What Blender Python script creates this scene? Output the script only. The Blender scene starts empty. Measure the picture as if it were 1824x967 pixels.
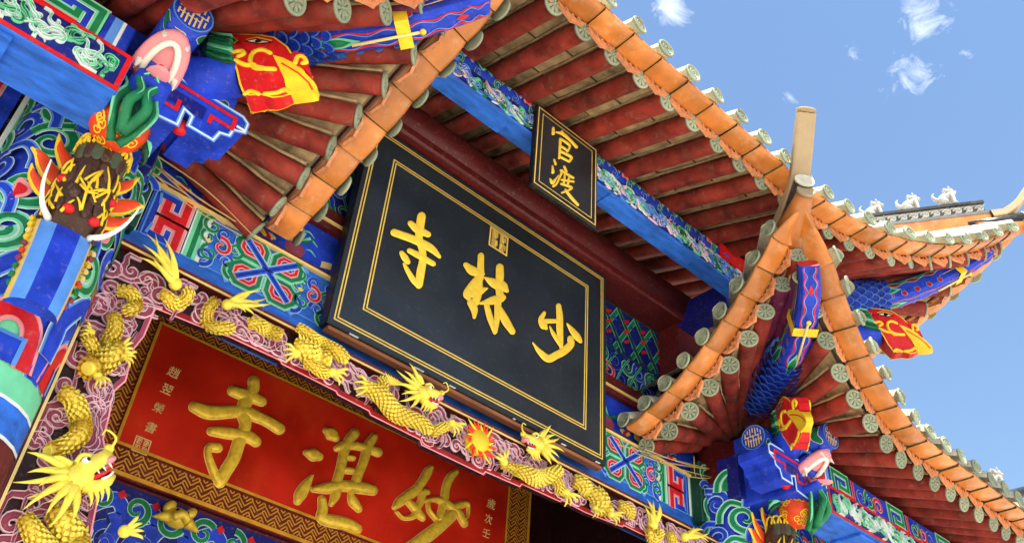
import bpy, math, random
import numpy as np
from mathutils import Matrix, Vector

# ------------------------------------------------------------------ camera, sky, sun, exposure
SC = bpy.context.scene
COL = SC.collection
CAM = np.array([-3.9, -5.0, 1.6])
FPX = 1624.0
_rx = np.array([2413, 1511, FPX]); _rz = np.array([168, -2013, FPX])
_rx = _rx/np.linalg.norm(_rx); _rz = _rz/np.linalg.norm(_rz)
_rx = _rx-_rz*(_rx@_rz); _rx /= np.linalg.norm(_rx)
RW = np.array([_rx, np.cross(_rz, _rx), _rz])          # rows: world axes seen in camera space
cam = bpy.data.cameras.new('camera'); cam_o = bpy.data.objects.new('camera', cam); COL.objects.link(cam_o)
cam.sensor_width = 36.0; cam.lens = FPX/1824*36.0; cam.clip_end = 3000; cam.clip_start = 0.05
_m = Matrix.Identity(4)
for r in range(3):
    _m[r][0] = RW[r][0]; _m[r][1] = -RW[r][1]; _m[r][2] = -RW[r][2]; _m[r][3] = CAM[r]
cam_o.matrix_world = _m
SC.camera = cam_o

SUN_EL, SUN_AZ = math.radians(73), math.radians(205)    # azimuth from +Y (behind the gate) towards +X
sd = np.array([math.sin(SUN_AZ)*math.cos(SUN_EL), math.cos(SUN_AZ)*math.cos(SUN_EL), math.sin(SUN_EL)])
sun = bpy.data.lights.new('sun', 'SUN'); sun.energy = 5.0; sun.angle = math.radians(0.53); sun.color = (1, 0.95, 0.87)
sun_o = bpy.data.objects.new('sun', sun); COL.objects.link(sun_o)
sun_o.rotation_euler = Vector(-sd).to_track_quat('-Z', 'Y').to_euler(); sun_o.location = (0, 10, 30)

W = bpy.data.worlds.new('World'); SC.world = W; W.use_nodes = True
nt = W.node_tree; nt.nodes.clear()
def N(t, **k):
    n = nt.nodes.new(t)
    for a, b in k.items(): setattr(n, a, b)
    return n
L = nt.links.new
out = N('ShaderNodeOutputWorld'); bg = N('ShaderNodeBackground'); bg.inputs[1].default_value = 0.09
sky = N('ShaderNodeTexSky', sky_type='NISHITA', sun_disc=False)
sky.sun_elevation = SUN_EL; sky.sun_rotation = SUN_AZ
sky.air_density = 1.8; sky.dust_density = 0.3; sky.ozone_density = 4.0; sky.altitude = 1500
tc = N('ShaderNodeTexCoord'); sep = N('ShaderNodeSeparateXYZ'); L(tc.outputs['Generated'], sep.inputs[0])
mx = N('ShaderNodeMath', operation='MAXIMUM'); mx.inputs[1].default_value = 0.06; L(sep.outputs[2], mx.inputs[0])
dx = N('ShaderNodeMath', operation='DIVIDE'); dy = N('ShaderNodeMath', operation='DIVIDE')
L(sep.outputs[0], dx.inputs[0]); L(mx.outputs[0], dx.inputs[1]); L(sep.outputs[1], dy.inputs[0]); L(mx.outputs[0], dy.inputs[1])
cmb = N('ShaderNodeCombineXYZ'); L(dx.outputs[0], cmb.inputs[0]); L(dy.outputs[0], cmb.inputs[1]); cmb.inputs[2].default_value = 3.4
n1 = N('ShaderNodeTexNoise'); n1.inputs['Scale'].default_value = 5.2; n1.inputs['Detail'].default_value = 9; n1.inputs['Roughness'].default_value = 0.62
L(cmb.outputs[0], n1.inputs['Vector'])
def M(op, a, b=None, c=None):
    n = N('ShaderNodeMath', operation=op)
    for i, v in enumerate((a, b, c)):
        if v is None: continue
        if isinstance(v, (int, float)): n.inputs[i].default_value = v
        else: L(v, n.inputs[i])
    return n.outputs[0]
# a handful of wisps where the day had them, and a thin scatter of others over the rest of the sky
n2 = N('ShaderNodeTexNoise'); n2.inputs['Scale'].default_value = 24; n2.inputs['Detail'].default_value = 8; n2.inputs['Roughness'].default_value = 0.65; n2.inputs['Distortion'].default_value = 0.8
L(cmb.outputs[0], n2.inputs['Vector'])
acc = M('MULTIPLY', M('SUBTRACT', n1.outputs[0], 0.64), 4.0); acc = M('MAXIMUM', acc, 0.0)
for u, v, rad, amp in ((1522, 75, .030, .62), (1632, 128, .045, .78), (1640, 25, .055, .75), (1195, 12, .042, .8), (1720, 95, .016, .5), (1408, 174, .020, .5), (1490, 150, .022, .42), (1575, 160, .02, .42), (1700, 5, .03, .6)):
    d = RW@np.array([(u-912)/FPX, (v-483.5)/FPX, 1.0]); d /= np.linalg.norm(d)
    ds = N('ShaderNodeVectorMath', operation='DISTANCE'); ds.inputs[1].default_value = tuple(d); L(tc.outputs['Generated'], ds.inputs[0])
    acc = M('MAXIMUM', acc, M('MULTIPLY', M('MAXIMUM', M('SUBTRACT', 1.0, M('DIVIDE', ds.outputs['Value'], rad)), 0.0), amp))
cl = M('MULTIPLY', M('MINIMUM', M('MAXIMUM', M('MULTIPLY', M('ADD', M('SUBTRACT', acc, 0.46), M('MULTIPLY', M('SUBTRACT', n2.outputs[0], 0.5), 1.7)), 0.95), 0.0), 1.0), 0.85)
mixc = N('ShaderNodeMixRGB'); mixc.inputs[2].default_value = (11.5, 11.7, 12.0, 1)
L(cl, mixc.inputs[0]); L(sky.outputs[0], mixc.inputs[1]); L(mixc.outputs[0], bg.inputs[0]); L(bg.outputs[0], out.inputs[0])
SC.view_settings.view_transform = 'Standard'; SC.view_settings.look = 'None'
SC.view_settings.gamma = 1.0; SC.view_settings.use_curve_mapping = False
SC.view_settings.exposure = 1.2
SC.cycles.max_bounces = 5; SC.cycles.diffuse_bounces = 3; SC.cycles.glossy_bounces = 2
SC.cycles.use_adaptive_sampling = True; SC.cycles.adaptive_threshold = 0.025

# ------------------------------------------------------------------ materials
def lin(c):
    return tuple((v/255/12.92 if v/255 <= 0.04045 else ((v/255+0.055)/1.055)**2.4) for v in c)
MATS = {}
def mat(name, rgb, rough=0.5, var=0.18, vscale=5.0, grime=0.25, gscale=3.0, bump=0.15, bscale=60.0, metal=0.0, stretch=None, grimecol=(48, 36, 28), randv=0.12, kind=None, coat=0.0, wear=0.2):
    m = bpy.data.materials.new(name); m.use_nodes = True; t = m.node_tree; nn = t.nodes; ll = t.links.new
    b = nn['Principled BSDF']; b.inputs['Roughness'].default_value = rough; b.inputs['Metallic'].default_value = metal; b.inputs['Specular IOR Level'].default_value = 0.35
    if coat: b.inputs['Coat Weight'].default_value = coat; b.inputs['Coat Roughness'].default_value = 0.15
    g = nn.new('ShaderNodeNewGeometry'); src = g.outputs['Position']
    if stretch:
        mp = nn.new('ShaderNodeMapping'); mp.inputs['Scale'].default_value = stretch; ll(src, mp.inputs[0]); src = mp.outputs[0]
    c = lin(rgb)
    bn = nn.new('ShaderNodeTexNoise'); bn.inputs['Scale'].default_value = bscale*.5; bn.inputs['Detail'].default_value = 4; bn.inputs['Roughness'].default_value = 0.72; ll(src, bn.inputs['Vector'])
    a = nn.new('ShaderNodeTexNoise'); a.inputs['Scale'].default_value = vscale; a.inputs['Detail'].default_value = 3; ll(src, a.inputs['Vector'])
    r = nn.new('ShaderNodeValToRGB'); r.color_ramp.elements[0].position = 0.32; r.color_ramp.elements[1].position = 0.68
    r.color_ramp.elements[0].color = (*[max(0, x*(1-var)) for x in c], 1); r.color_ramp.elements[1].color = (*[min(1, x*(1+var)+var*0.02) for x in c], 1)
    ll(a.outputs[0], r.inputs[0]); colr = r.outputs[0]
    a2 = nn.new('ShaderNodeTexNoise'); a2.inputs['Scale'].default_value = gscale; a2.inputs['Detail'].default_value = 5; a2.inputs['Roughness'].default_value = 0.7; ll(src, a2.inputs['Vector'])
    if grime > 0:
        r2 = nn.new('ShaderNodeValToRGB'); r2.color_ramp.elements[0].position = 0.52; r2.color_ramp.elements[1].position = 0.74
        r2.color_ramp.elements[0].color = (0, 0, 0, 1); r2.color_ramp.elements[1].color = (grime, grime, grime, 1); ll(a2.outputs[0], r2.inputs[0])
        mxx = nn.new('ShaderNodeMixRGB'); mxx.inputs[2].default_value = (*lin(grimecol), 1); ll(r2.outputs[0], mxx.inputs[0]); ll(colr, mxx.inputs[1]); colr = mxx.outputs[0]
    if wear:
        wn = bn
        wr = nn.new('ShaderNodeValToRGB'); wr.color_ramp.elements[0].position = 0.56; wr.color_ramp.elements[1].position = 0.70; wr.color_ramp.elements[0].color = (0, 0, 0, 1); wr.color_ramp.elements[1].color = (wear, wear, wear, 1); ll(wn.outputs[0], wr.inputs[0])
        wm = nn.new('ShaderNodeMixRGB'); wm.inputs[2].default_value = (*lin((176, 164, 146)), 1); ll(wr.outputs[0], wm.inputs[0]); ll(colr, wm.inputs[1]); colr = wm.outputs[0]
    if randv:
        oi = nn.new('ShaderNodeObjectInfo'); mr = nn.new('ShaderNodeMapRange'); mr.inputs[3].default_value = 1-randv; mr.inputs[4].default_value = 1+randv
        ll(oi.outputs['Random'], mr.inputs[0]); hs = nn.new('ShaderNodeHueSaturation'); ll(mr.outputs[0], hs.inputs['Value']); ll(colr, hs.inputs['Color']); colr = hs.outputs[0]
    ll(colr, b.inputs['Base Color'])
    rr = nn.new('ShaderNodeMapRange'); rr.inputs[3].default_value = max(0.05, rough-0.12); rr.inputs[4].default_value = min(1, rough+0.15); ll(a2.outputs[0], rr.inputs[0]); ll(rr.outputs[0], b.inputs['Roughness'])
    if bump:
        hsrc = bn.outputs[0]
        if kind == 'scales':
            vo = nn.new('ShaderNodeTexVoronoi'); vo.inputs['Scale'].default_value = 46; ll(src, vo.inputs['Vector'])
            hsrc = vo.outputs['Distance']
        bp = nn.new('ShaderNodeBump'); bp.inputs['Strength'].default_value = bump; bp.inputs['Distance'].default_value = 0.01; ll(hsrc, bp.inputs['Height']); ll(bp.outputs[0], b.inputs['Normal'])
    MATS[name] = m
    return m
mat('ground', (190, 182, 168), 0.85, 0.1, 1.5, 0.15)
mat('blue', (18, 60, 196), 0.55, 0.34, 6, 0.16)
mat('blue_dark', (8, 22, 120), 0.5, 0.2, 7, 0.12)
mat('blue_mid', (38, 108, 214), 0.6, 0.32, 5, 0.2, stretch=(1, 3, 3))
mat('blue_light', (92, 156, 240), 0.5, 0.12, 7, 0.06)
mat('green', (10, 122, 74), 0.5, 0.2, 7, 0.1)
mat('green_dark', (6, 72, 48), 0.5, 0.2, 7, 0.1)
mat('green_light', (120, 218, 170), 0.5, 0.12, 7, 0.06)
mat('white', (232, 240, 240), 0.55, 0.06, 7, 0.08)
mat('red', (214, 22, 30), 0.45, 0.15, 7, 0.06)
mat('red_dark', (140, 14, 20), 0.5, 0.15, 7, 0.1)
mat('pink', (246, 152, 158), 0.5, 0.12, 7, 0.05)
mat('rose', (150, 62, 84), 0.5, 0.18, 9, 0.1)
mat('pink_pale', (246, 208, 220), 0.55, 0.1, 9, 0.08)
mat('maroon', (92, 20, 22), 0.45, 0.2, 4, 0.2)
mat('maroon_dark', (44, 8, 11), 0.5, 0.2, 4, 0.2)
mat('frieze_red', (150, 16, 24), 0.45, 0.2, 4, 0.1)
mat('yellow', (250, 206, 40), 0.5, 0.14, 9, 0.12, grimecol=(190, 110, 20), gscale=14)
mat('amber', (238, 180, 44), 0.5, 0.2, 12, 0.2)
mat('dragon_yellow', (255, 226, 84), 0.42, 0.12, 14, 0.30, grimecol=(196, 120, 14), gscale=16, bump=0.3)
mat('cream', (244, 212, 128), 0.5, 0.1, 8, 0.08)
mat('orange_red', (236, 72, 22), 0.5, 0.2, 9, 0.05)
mat('rafter_red', (138, 42, 28), 0.65, 0.5, 5, 0.6, gscale=6, grimecol=(122, 84, 64), bump=0.5, bscale=26, randv=0.2)
mat('rafter_stained', (104, 24, 66), 0.5, 0.35, 4, 0.5, gscale=3, grimecol=(20, 30, 140), bump=0.25, bscale=30)
mat('rafter_dark', (96, 26, 20), 0.5, 0.28, 3, 0.35, gscale=5, grimecol=(40, 24, 20), bump=0.25, bscale=30)
mat('mortar', (168, 142, 104), 0.9, 0.3, 9, 0.6, gscale=6, grimecol=(70, 54, 40), bump=0.5)
mat('deck', (170, 146, 106), 0.85, 0.4, 7, 0.9, gscale=3.2, grimecol=(38, 28, 20), bump=0.4, bscale=25, randv=0.25)
mat('tile_orange', (198, 120, 52), 0.34, 0.22, 5, 0.4, gscale=7, grimecol=(226, 176, 120), bump=0.25, bscale=14, coat=0.3, randv=0.24)
mat('tile_pink', (216, 142, 96), 0.7, 0.15, 8, 0.2, bump=0.5, bscale=90)
mat('disc', (150, 158, 132), 0.7, 0.15, 12, 0.35, gscale=12, grimecol=(60, 72, 56), bump=0.3, bscale=60, randv=0.2)
mat('disc_dark', (70, 82, 60), 0.7, 0.2, 12, 0.3, gscale=12)
mat('tile_top', (226, 216, 190), 0.7, 0.1, 8, 0.25, gscale=5, bump=0.3)
mat('ridge_tan', (176, 152, 118), 0.8, 0.14, 4, 0.3, gscale=4, grimecol=(110, 86, 60), bump=0.4, bscale=22)
mat('ridge_dark', (44, 44, 42), 0.35, 0.2, 4, 0.3, grimecol=(130, 124, 110), bump=0.2)
mat('ridge_gray', (104, 106, 102), 0.6, 0.2, 6, 0.35, gscale=9, grimecol=(60, 58, 52), bump=0.3)
mat('stone_white', (196, 192, 184), 0.8, 0.1, 10, 0.2, bump=0.3)
mat('black_board', (32, 39, 46), 0.4, 0.15, 2, 0.12, gscale=2, grimecol=(52, 58, 62), bump=0.05, bscale=40, coat=0.2, wear=0.05)
mat('black_side', (12, 13, 14), 0.4, 0.2, 4, 0.2)
mat('brown_wood', (142, 86, 52), 0.6, 0.25, 4, 0.25, stretch=(0.6, 6, 6), bump=0.2)
mat('gold_line', (244, 206, 96), 0.4, 0.1, 12, 0.15, grimecol=(120, 90, 30), gscale=14)
mat('gold_char', (252, 208, 66), 0.42, 0.08, 20, 0.2, grimecol=(214, 150, 30), gscale=22, bump=0.2)
mat('gold_relief', (246, 200, 60), 0.3, 0.2, 20, 0.2, grimecol=(150, 104, 16), gscale=24, metal=0.15, bump=0.35, bscale=90)
mat('gold_pale', (236, 200, 130), 0.45, 0.1, 12, 0.05)
mat('red_board', (196, 34, 12), 0.3, 0.3, 1.4, 0.4, gscale=1.1, grimecol=(218, 84, 16), bump=0.05, bscale=20, coat=0.3, wear=0.03)
mat('border_red', (110, 26, 16), 0.5, 0.2, 6, 0.2)
mat('border_gold', (222, 156, 44), 0.4, 0.15, 12, 0.2, grimecol=(120, 70, 20), metal=0.25)
mat('brown_beast', (72, 44, 30), 0.5, 0.25, 10, 0.3, bump=0.4)
mat('tusk', (244, 240, 228), 0.4, 0.05, 10, 0.05)
mat('black', (8, 8, 9), 0.3, 0, 1, 0)
mat('straw', (206, 172, 112), 0.8, 0.2, 12, 0.2)
mat('purple', (60, 50, 140), 0.5, 0.2, 9, 0.1)

# ------------------------------------------------------------------ geometry helpers
A = lambda *v: np.array(v, float)
def unit(v):
    v = np.asarray(v, float); n = np.linalg.norm(v); return v/n if n else v
def ray(u, v): return RW@np.array([(u-912)/FPX, (v-483.5)/FPX, 1.0])
def depth(P): return float(RW[:, 2]@(np.asarray(P)-CAM))
def catmull(pts, k=6):
    p = np.asarray(pts, float)
    if len(p) < 3:
        t = np.linspace(0, 1, k+1)[:, None]; return p[0]*(1-t)+p[-1]*t
    q = np.vstack([2*p[0]-p[1], p, 2*p[-1]-p[-2]]); o = []
    for i in range(1, len(q)-2):
        for j in range(k):
            t = j/k
            o.append(0.5*((2*q[i])+(-q[i-1]+q[i+1])*t+(2*q[i-1]-5*q[i]+4*q[i+1]-q[i+2])*t*t+(-q[i-1]+3*q[i]-3*q[i+1]+q[i+2])*t**3))
    o.append(p[-1]); return np.array(o)
class Fr:                       # a flat working plane: s along U, t along V, h along N
    def __init__(s, o, U, V, Nn=None):
        s.o = A(*o); s.U = unit(U); s.V = unit(V); s.N = unit(np.cross(s.U, s.V)) if Nn is None else unit(Nn)
    def pt(s, a, b, h=0): return s.o+s.U*a+s.V*b+s.N*h
    def px(s, u, v):
        d = ray(u, v); P = CAM+d*(((s.o-CAM)@s.N)/(d@s.N))-s.o; return P@s.U, P@s.V
class Cy:                       # a vertical round shaft: s = arc length from the front, t = height
    def __init__(s, cx, cy, r): s.c = A(cx, cy); s.r = r
    def pt(s, a, b, h=0):
        g = a/s.r; return A(s.c[0]+(s.r+h)*math.sin(g), s.c[1]-(s.r+h)*math.cos(g), b)
    def px(s, u, v):
        d = ray(u, v); e = CAM[:2]-s.c; a = d[:2]@d[:2]; b = 2*d[:2]@e; c = e@e-s.r**2; D = b*b-4*a*c
        k = -b/(2*a) if D < 0 else (-b-math.sqrt(D))/(2*a)
        P = CAM+d*k; return math.atan2(P[0]-s.c[0], -(P[1]-s.c[1]))*s.r, P[2]
PROF = [(-1, 0), (-.94, .5), (-.62, .9), (0, 1), (.62, .9), (.94, .5), (1, 0)]
class MB:
    def __init__(s): s.v = []; s.f = []; s.m = []; s.s = []; s.n = 0; s.mats = []
    def mi(s, name):
        if name not in s.mats: s.mats.append(name)
        return s.mats.index(name)
    def add(s, V, F, m, smooth=False):
        k = s.mi(m)
        for p in V: s.v.append((float(p[0]), float(p[1]), float(p[2])))
        for f in F: s.f.append(tuple(i+s.n for i in f)); s.m.append(k); s.s.append(smooth)
        s.n += len(V)
    def grid(s, P, m, smooth=True, closeu=False):
        P = np.asarray(P); a, b = P.shape[:2]; F = []
        for i in range(a-1):
            for j in range(b if closeu else b-1):
                j2 = (j+1) % b; F.append((i*b+j, i*b+j2, (i+1)*b+j2, (i+1)*b+j))
        s.add(P.reshape(-1, 3), F, m, smooth)
    def box(s, lo, hi, m, bev=0.0):
        x0, y0, z0 = lo; x1, y1, z1 = hi
        if bev <= 0:
            V = [(x0, y0, z0), (x1, y0, z0), (x1, y1, z0), (x0, y1, z0), (x0, y0, z1), (x1, y0, z1), (x1, y1, z1), (x0, y1, z1)]
            s.add(V, [(3, 2, 1, 0), (4, 5, 6, 7), (0, 1, 5, 4), (1, 2, 6, 5), (2, 3, 7, 6), (3, 0, 4, 7)], m); return
        b = bev; V = []                                  # chamfered box: eight corners, three verts each
        for cz, dz in ((z0, 1), (z1, -1)):
            for cx, cy, ax, ay in ((x0, y0, 1, 1), (x1, y0, -1, 1), (x1, y1, -1, -1), (x0, y1, 1, -1)):
                V += [(cx+ax*b, cy+ay*b, cz), (cx+ax*b, cy, cz+dz*b), (cx, cy+ay*b, cz+dz*b)]
        F = [(9, 6, 3, 0), (12, 15, 18, 21), (1, 4, 16, 13), (5, 8, 20, 17), (7, 10, 22, 19), (11, 2, 14, 23),
             (0, 3, 4, 1), (3, 6, 8, 5), (6, 9, 10, 7), (9, 0, 2, 11), (13, 16, 15, 12), (17, 20, 18, 15), (19, 22, 21, 18), (23, 14, 12, 21),
             (1, 13, 14, 2), (4, 5, 17, 16), (7, 19, 20, 8), (10, 11, 23, 22)]
        for c in range(8):
            F.append((c*3, c*3+1, c*3+2))
        s.add(V, F, m)
    def obox(s, c, X, Y, Z, m):                          # oriented box from centre and half-axes
        c = A(*c); X = np.asarray(X); Y = np.asarray(Y); Z = np.asarray(Z)
        V = [c+a*X+b*Y+d*Z for d in (-1, 1) for a, b in ((-1, -1), (1, -1), (1, 1), (-1, 1))]
        s.add(V, [(3, 2, 1, 0), (4, 5, 6, 7), (0, 1, 5, 4), (1, 2, 6, 5), (2, 3, 7, 6), (3, 0, 4, 7)], m)
    def tube(s, path, rad, m, n=10, smooth=True, cap=True, flat=1.0, up=None):
        P = np.asarray(path, float); k = len(P); R = np.broadcast_to(np.asarray(rad, float), (k,))
        T = np.gradient(P, axis=0); T /= (np.linalg.norm(T, axis=1)[:, None]+1e-9)
        u0 = A(0, 0, 1) if up is None else np.asarray(up, float)
        if abs(T[0]@unit(u0)) > 0.95: u0 = A(1, 0, 0)
        rings = []; x = unit(np.cross(u0, T[0]))
        for i in range(k):
            x = unit(x-T[i]*(x@T[i])); y = np.cross(T[i], x)
            if up is not None:
                x = unit(np.cross(u0, T[i])); y = np.cross(T[i], x)
            a = np.arange(n)*2*math.pi/n
            rings.append(P[i]+R[i]*(np.cos(a)[:, None]*x*flat+np.sin(a)[:, None]*y))
        base = s.n; s.grid(np.array(rings), m, smooth, True)
        if cap:
            kk = s.mi(m); s.f += [tuple(base+j for j in range(n))[::-1], tuple(base+(k-1)*n+j for j in range(n))]; s.m += [kk, kk]; s.s += [False, False]
    def spike(s, a, b, r, m, bend=(0, 0, 0), n=6, k=6, r1=0.05):
        a = np.asarray(a, float); b = np.asarray(b, float); t = np.linspace(0, 1, k)[:, None]
        P = a*(1-t)+b*t+np.asarray(bend)*(4*t*(1-t))
        s.tube(P, [r*(1-(1-r1)*x**1.4) for x in t[:, 0]], m, n)
    def ell(s, c, X, Y, Z, m, nu=12, nv=8):
        c = np.asarray(c, float); X = np.asarray(X); Y = np.asarray(Y); Z = np.asarray(Z); P = []
        for i in range(nv+1):
            th = math.pi*i/nv
            P.append([c+math.sin(th)*(math.cos(a)*X+math.sin(a)*Y)+math.cos(th)*Z for a in np.arange(nu)*2*math.pi/nu])
        s.grid(P, m, True, True)
    def ball(s, c, r, m, nu=12, nv=8): s.ell(c, A(r, 0, 0), A(0, r, 0), A(0, 0, r), m, nu, nv)
    def poly(s, fr, pts, h, m, thick=0.0):
        P = [fr.pt(a, b, h) for a, b in pts]; k = len(P)
        if thick:
            Q = [fr.pt(a, b, h-thick) for a, b in pts]
            s.add(P+Q, [tuple(range(k))]+[(i, k+i, k+(i+1) % k, (i+1) % k) for i in range(k)], m)
        else: s.add(P, [tuple(range(k))], m)
    def line(s, fr, path, w, h, m, closed=False):        # flat painted ribbon, width w (or list)
        P = np.asarray(path, float)[:, :2]
        if closed: P = np.vstack([P, P[:1]])
        k = len(P); Wd = np.broadcast_to(np.asarray(w, float), (k,)) if not closed else np.full(k, float(w))
        T = np.gradient(P, axis=0)
        if closed: T[0] = T[-1] = P[1]-P[-2]
        T /= (np.linalg.norm(T, axis=1)[:, None]+1e-9); Nn = np.stack([-T[:, 1], T[:, 0]], 1)
        if len(P) < 40:                                  # mitre for few-point polylines
            seg = np.diff(P, axis=0); seg /= (np.linalg.norm(seg, axis=1)[:, None]+1e-9)
            for i in range(k):
                a = seg[i-1] if i > 0 else (seg[-1] if closed else seg[0]); b = seg[i] if i < k-1 else (seg[0] if closed else seg[-1])
                na = A(-a[1], a[0]); nb = A(-b[1], b[0]); mm = na+nb; d = mm@mm
                Nn[i] = 2*mm/max(d, 0.6)
        V = []; F = []
        for i in range(k):
            for sg in (-1, 1):
                q = P[i]+Nn[i]*sg*Wd[i]/2; V.append(fr.pt(q[0], q[1], h))
        for i in range(k-1): F.append((2*i, 2*i+2, 2*i+3, 2*i+1))
        s.add(V, F, m)
    def bands(s, fr, path, spec, h, closed=False, dh=0.0022):
        for i, (w, m) in enumerate(spec): s.line(fr, path, w, h+i*dh, m, closed)
    def stroke(s, fr, pts, h0, h1, m, px=True, relief=True, k=6):
        p = catmull(pts, k); q = p[:, :2]; w = np.maximum(p[:, 2], 0.02 if px else 0.0006)
        T = np.gradient(q, axis=0); T /= (np.linalg.norm(T, axis=1)[:, None]+1e-9)
        def ends(i, sg):
            o = []
            for kk in (1.0, 0.92, 0.7, 0.38): o.append((q[i]+sg*T[i]*w[i]*kk, T[i], w[i]*math.sqrt(max(0, 1-kk*kk)), max(0.0, 1-kk*0.9)))
            return o
        S = ends(0, -1)+[(q[i], T[i], w[i], 1) for i in range(len(q))]+ends(-1, 1)[::-1]
        prof = PROF if relief else [(-1, 1), (1, 1)]
        rings = []
        for c, t, ww, e in S:
            nn = A(-t[1], t[0]); row = []
            for a, b in prof:
                z = c+nn*a*ww
                st = fr.px(z[0], z[1]) if px else z
                row.append(fr.pt(st[0], st[1], h0+(h1-h0)*(b*(0.3+0.7*e) if relief else 1)))
            rings.append(row)
        s.grid(np.array(rings), m, relief)
    def build(s, name, parent=None, mirror=1):
        me = bpy.data.meshes.new(name)
        V = s.v if mirror > 0 else [(-a, b, c) for a, b, c in s.v]
        F = s.f if mirror > 0 else [f[::-1] for f in s.f]
        me.from_pydata(V, [], F)
        for m in s.mats: me.materials.append(MATS[m])
        me.polygons.foreach_set('material_index', s.m); me.polygons.foreach_set('use_smooth', s.s); me.update()
        return link(name, me, parent)
def link(name, data, parent=None, mw=None):
    o = bpy.data.objects.new(name, data); COL.objects.link(o)
    if parent is not None: o.parent = parent
    if mw is not None: o.matrix_local = mw
    return o
def mesh_only(mb, name):
    o = mb.build(name); me = o.data; bpy.data.objects.remove(o); return me
def basis(o, X, Y, Z):
    M = Matrix.Identity(4)
    for r in range(3): M[r][0] = X[r]; M[r][1] = Y[r]; M[r][2] = Z[r]; M[r][3] = o[r]
    return M
def thing(name, label, cat, loc=(0, 0, 0), group=None):
    o = link(name, None); o.location = loc; o['label'] = label; o['category'] = cat
    if group: o['group'] = group
    return o
def part(name, parent):
    o = link(name, None, parent); return o
def spiral(c, r0, r1, a0, turns, n=26):
    t = np.linspace(0, 1, n); a = a0+turns*2*math.pi*t; r = r0*(1-t)+r1*t
    return np.stack([c[0]+r*np.cos(a), c[1]+r*np.sin(a)], 1)
FACADE = lambda y: Fr((0, y, 0), (1, 0, 0), (0, 0, 1))

# ------------------------------------------------------------------ setting
g = MB(); g.box((-300, -300, -0.3), (300, 300, 0), 'ground'); gr = g.build('ground'); gr['kind'] = 'structure'; gr['label'] = 'pale paved forecourt in front of the temple gate'
GATE = thing('temple_gate', 'brightly painted wooden temple gate with upturned tiled roofs and carved eaves', 'temple gate')

# ------------------------------------------------------------------ shared small meshes of the roofs
def rafter_mesh(m):
    b = MB(); a = np.linspace(0, 1, 5); b.tube([(0, 0, t) for t in a], 1.0, m, 12)
    for sx in (-1, 1): b.grid([[(sx*q*(1+.05*math.sin(t*23+sx)), y*(1+.03*math.sin(t*31)), t) for t in np.linspace(.005, 1, 14)] for q, y in ((1.02, .50), (1.16, .62), (1.14, .80), (.9, .86))], 'mortar')
    return mesh_only(b, 'rafter')
RAFT = {k: rafter_mesh(k) for k in ('rafter_red', 'rafter_stained', 'rafter_dark')}
def disc_mesh(kind):
    b = MB(); n = 20; prof = [(0, 0), (1.0, 0), (1.05, .06), (1.05, .2), (1.0, .26), (.86, .26), (.8, .16), (0, .16)]
    b.grid([[(r*math.cos(t), r*math.sin(t), z) for t in np.arange(n)*2*math.pi/n] for r, z in prof], 'disc', True, True)
    f = Fr((0, 0, 0), (1, 0, 0), (0, 1, 0))
    if kind == 'flower':
        for i in range(8):
            t = i*math.pi/4; c, s_ = math.cos(t), math.sin(t)
            b.stroke(f, [(c*.22, s_*.22, .05), (c*.45, s_*.45, .15), (c*.66, s_*.66, .12)], .15, .25, 'disc', False)
            b.stroke(f, [(math.cos(t+.39)*.3, math.sin(t+.39)*.3, .03), (math.cos(t+.39)*.74, math.sin(t+.39)*.74, .05)], .155, .17, 'disc_dark', False)
        b.ball((0, 0, .17), .16, 'disc', 10, 6)
    else:
        b.stroke(f, [(*p, .07) for p in spiral((0, 0), .62, .1, 0.4, 1.6, 16)], .15, .26, 'disc', False, k=2)
        b.stroke(f, [(-.5, .45, .06), (0, .62, .08), (.5, .42, .05)], .15, .25, 'disc', False)
        b.stroke(f, [(-.55, -.3, .06), (-.1, -.62, .09), (.45, -.5, .05)], .15, .25, 'disc', False)
    return mesh_only(b, 'rafter_end_disc')
DISC_F, DISC_S = disc_mesh('flower'), disc_mesh('swirl')
def pan_mesh():
    b = MB(); rows = []
    for y, sc, lift in ((-.11, .985, .02), (-.06, .985, .0), (.08, .985, .0), (.11, .985, .012), (.115, .98, .035), (.08, .97, .05)):
        rows.append([(x*sc-.004, y, lift+0.024*(4*x*x)-0.012+.010*x) for x in np.linspace(-.5, .5, 9)])
    b.grid(rows, 'tile_orange')
    b.grid([[(-.5, y, .005+q) for y in (-.11, .0, .11)] for q in (.0, .04)], 'disc_dark'); b.grid([[(.5, y, .005+q) for y in (-.11, .0, .11)] for q in (.0, .04)], 'disc_dark'); return mesh_only(b, 'pan_tile')
PAN = pan_mesh()
def drip_mesh():
    b = MB(); f = Fr((0, -.10, 0), (1, 0, 0), (0, 0, 1), (0, 1, 0))
    top = [(x, 0.05*(4*x*x)-0.02) for x in np.linspace(.44, -.44, 9)]
    bot = [(-.44, 0.0), (-.36, -.035), (-.24, -.055), (-.1, -.075), (0, -.10), (.1, -.075), (.24, -.055), (.36, -.035), (.44, 0.0)]
    b.poly(f, top+bot, .012, 'tile_pink', .024)
    for c in ((-.2, -.03), (0, -.06), (.2, -.03)): b.stroke(f, [(*p, .012) for p in spiral(c, .06, .01, 0, 1.2, 8)], .012, .02, 'tile_pink', False, k=1)
    return mesh_only(b, 'drip_tile')
DRIP = drip_mesh()
def cover_mesh():
    b = MB(); a = np.linspace(-0.15, math.pi+0.15, 9); b.grid([[(math.cos(t), math.sin(t), z) for t in a] for z in (0, .33, .66, 1)], 'tile_top'); return mesh_only(b, 'cover_tile')
COVER = cover_mesh()
UP = A(0, 0, 1)
RNG = random.Random(7)
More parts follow.
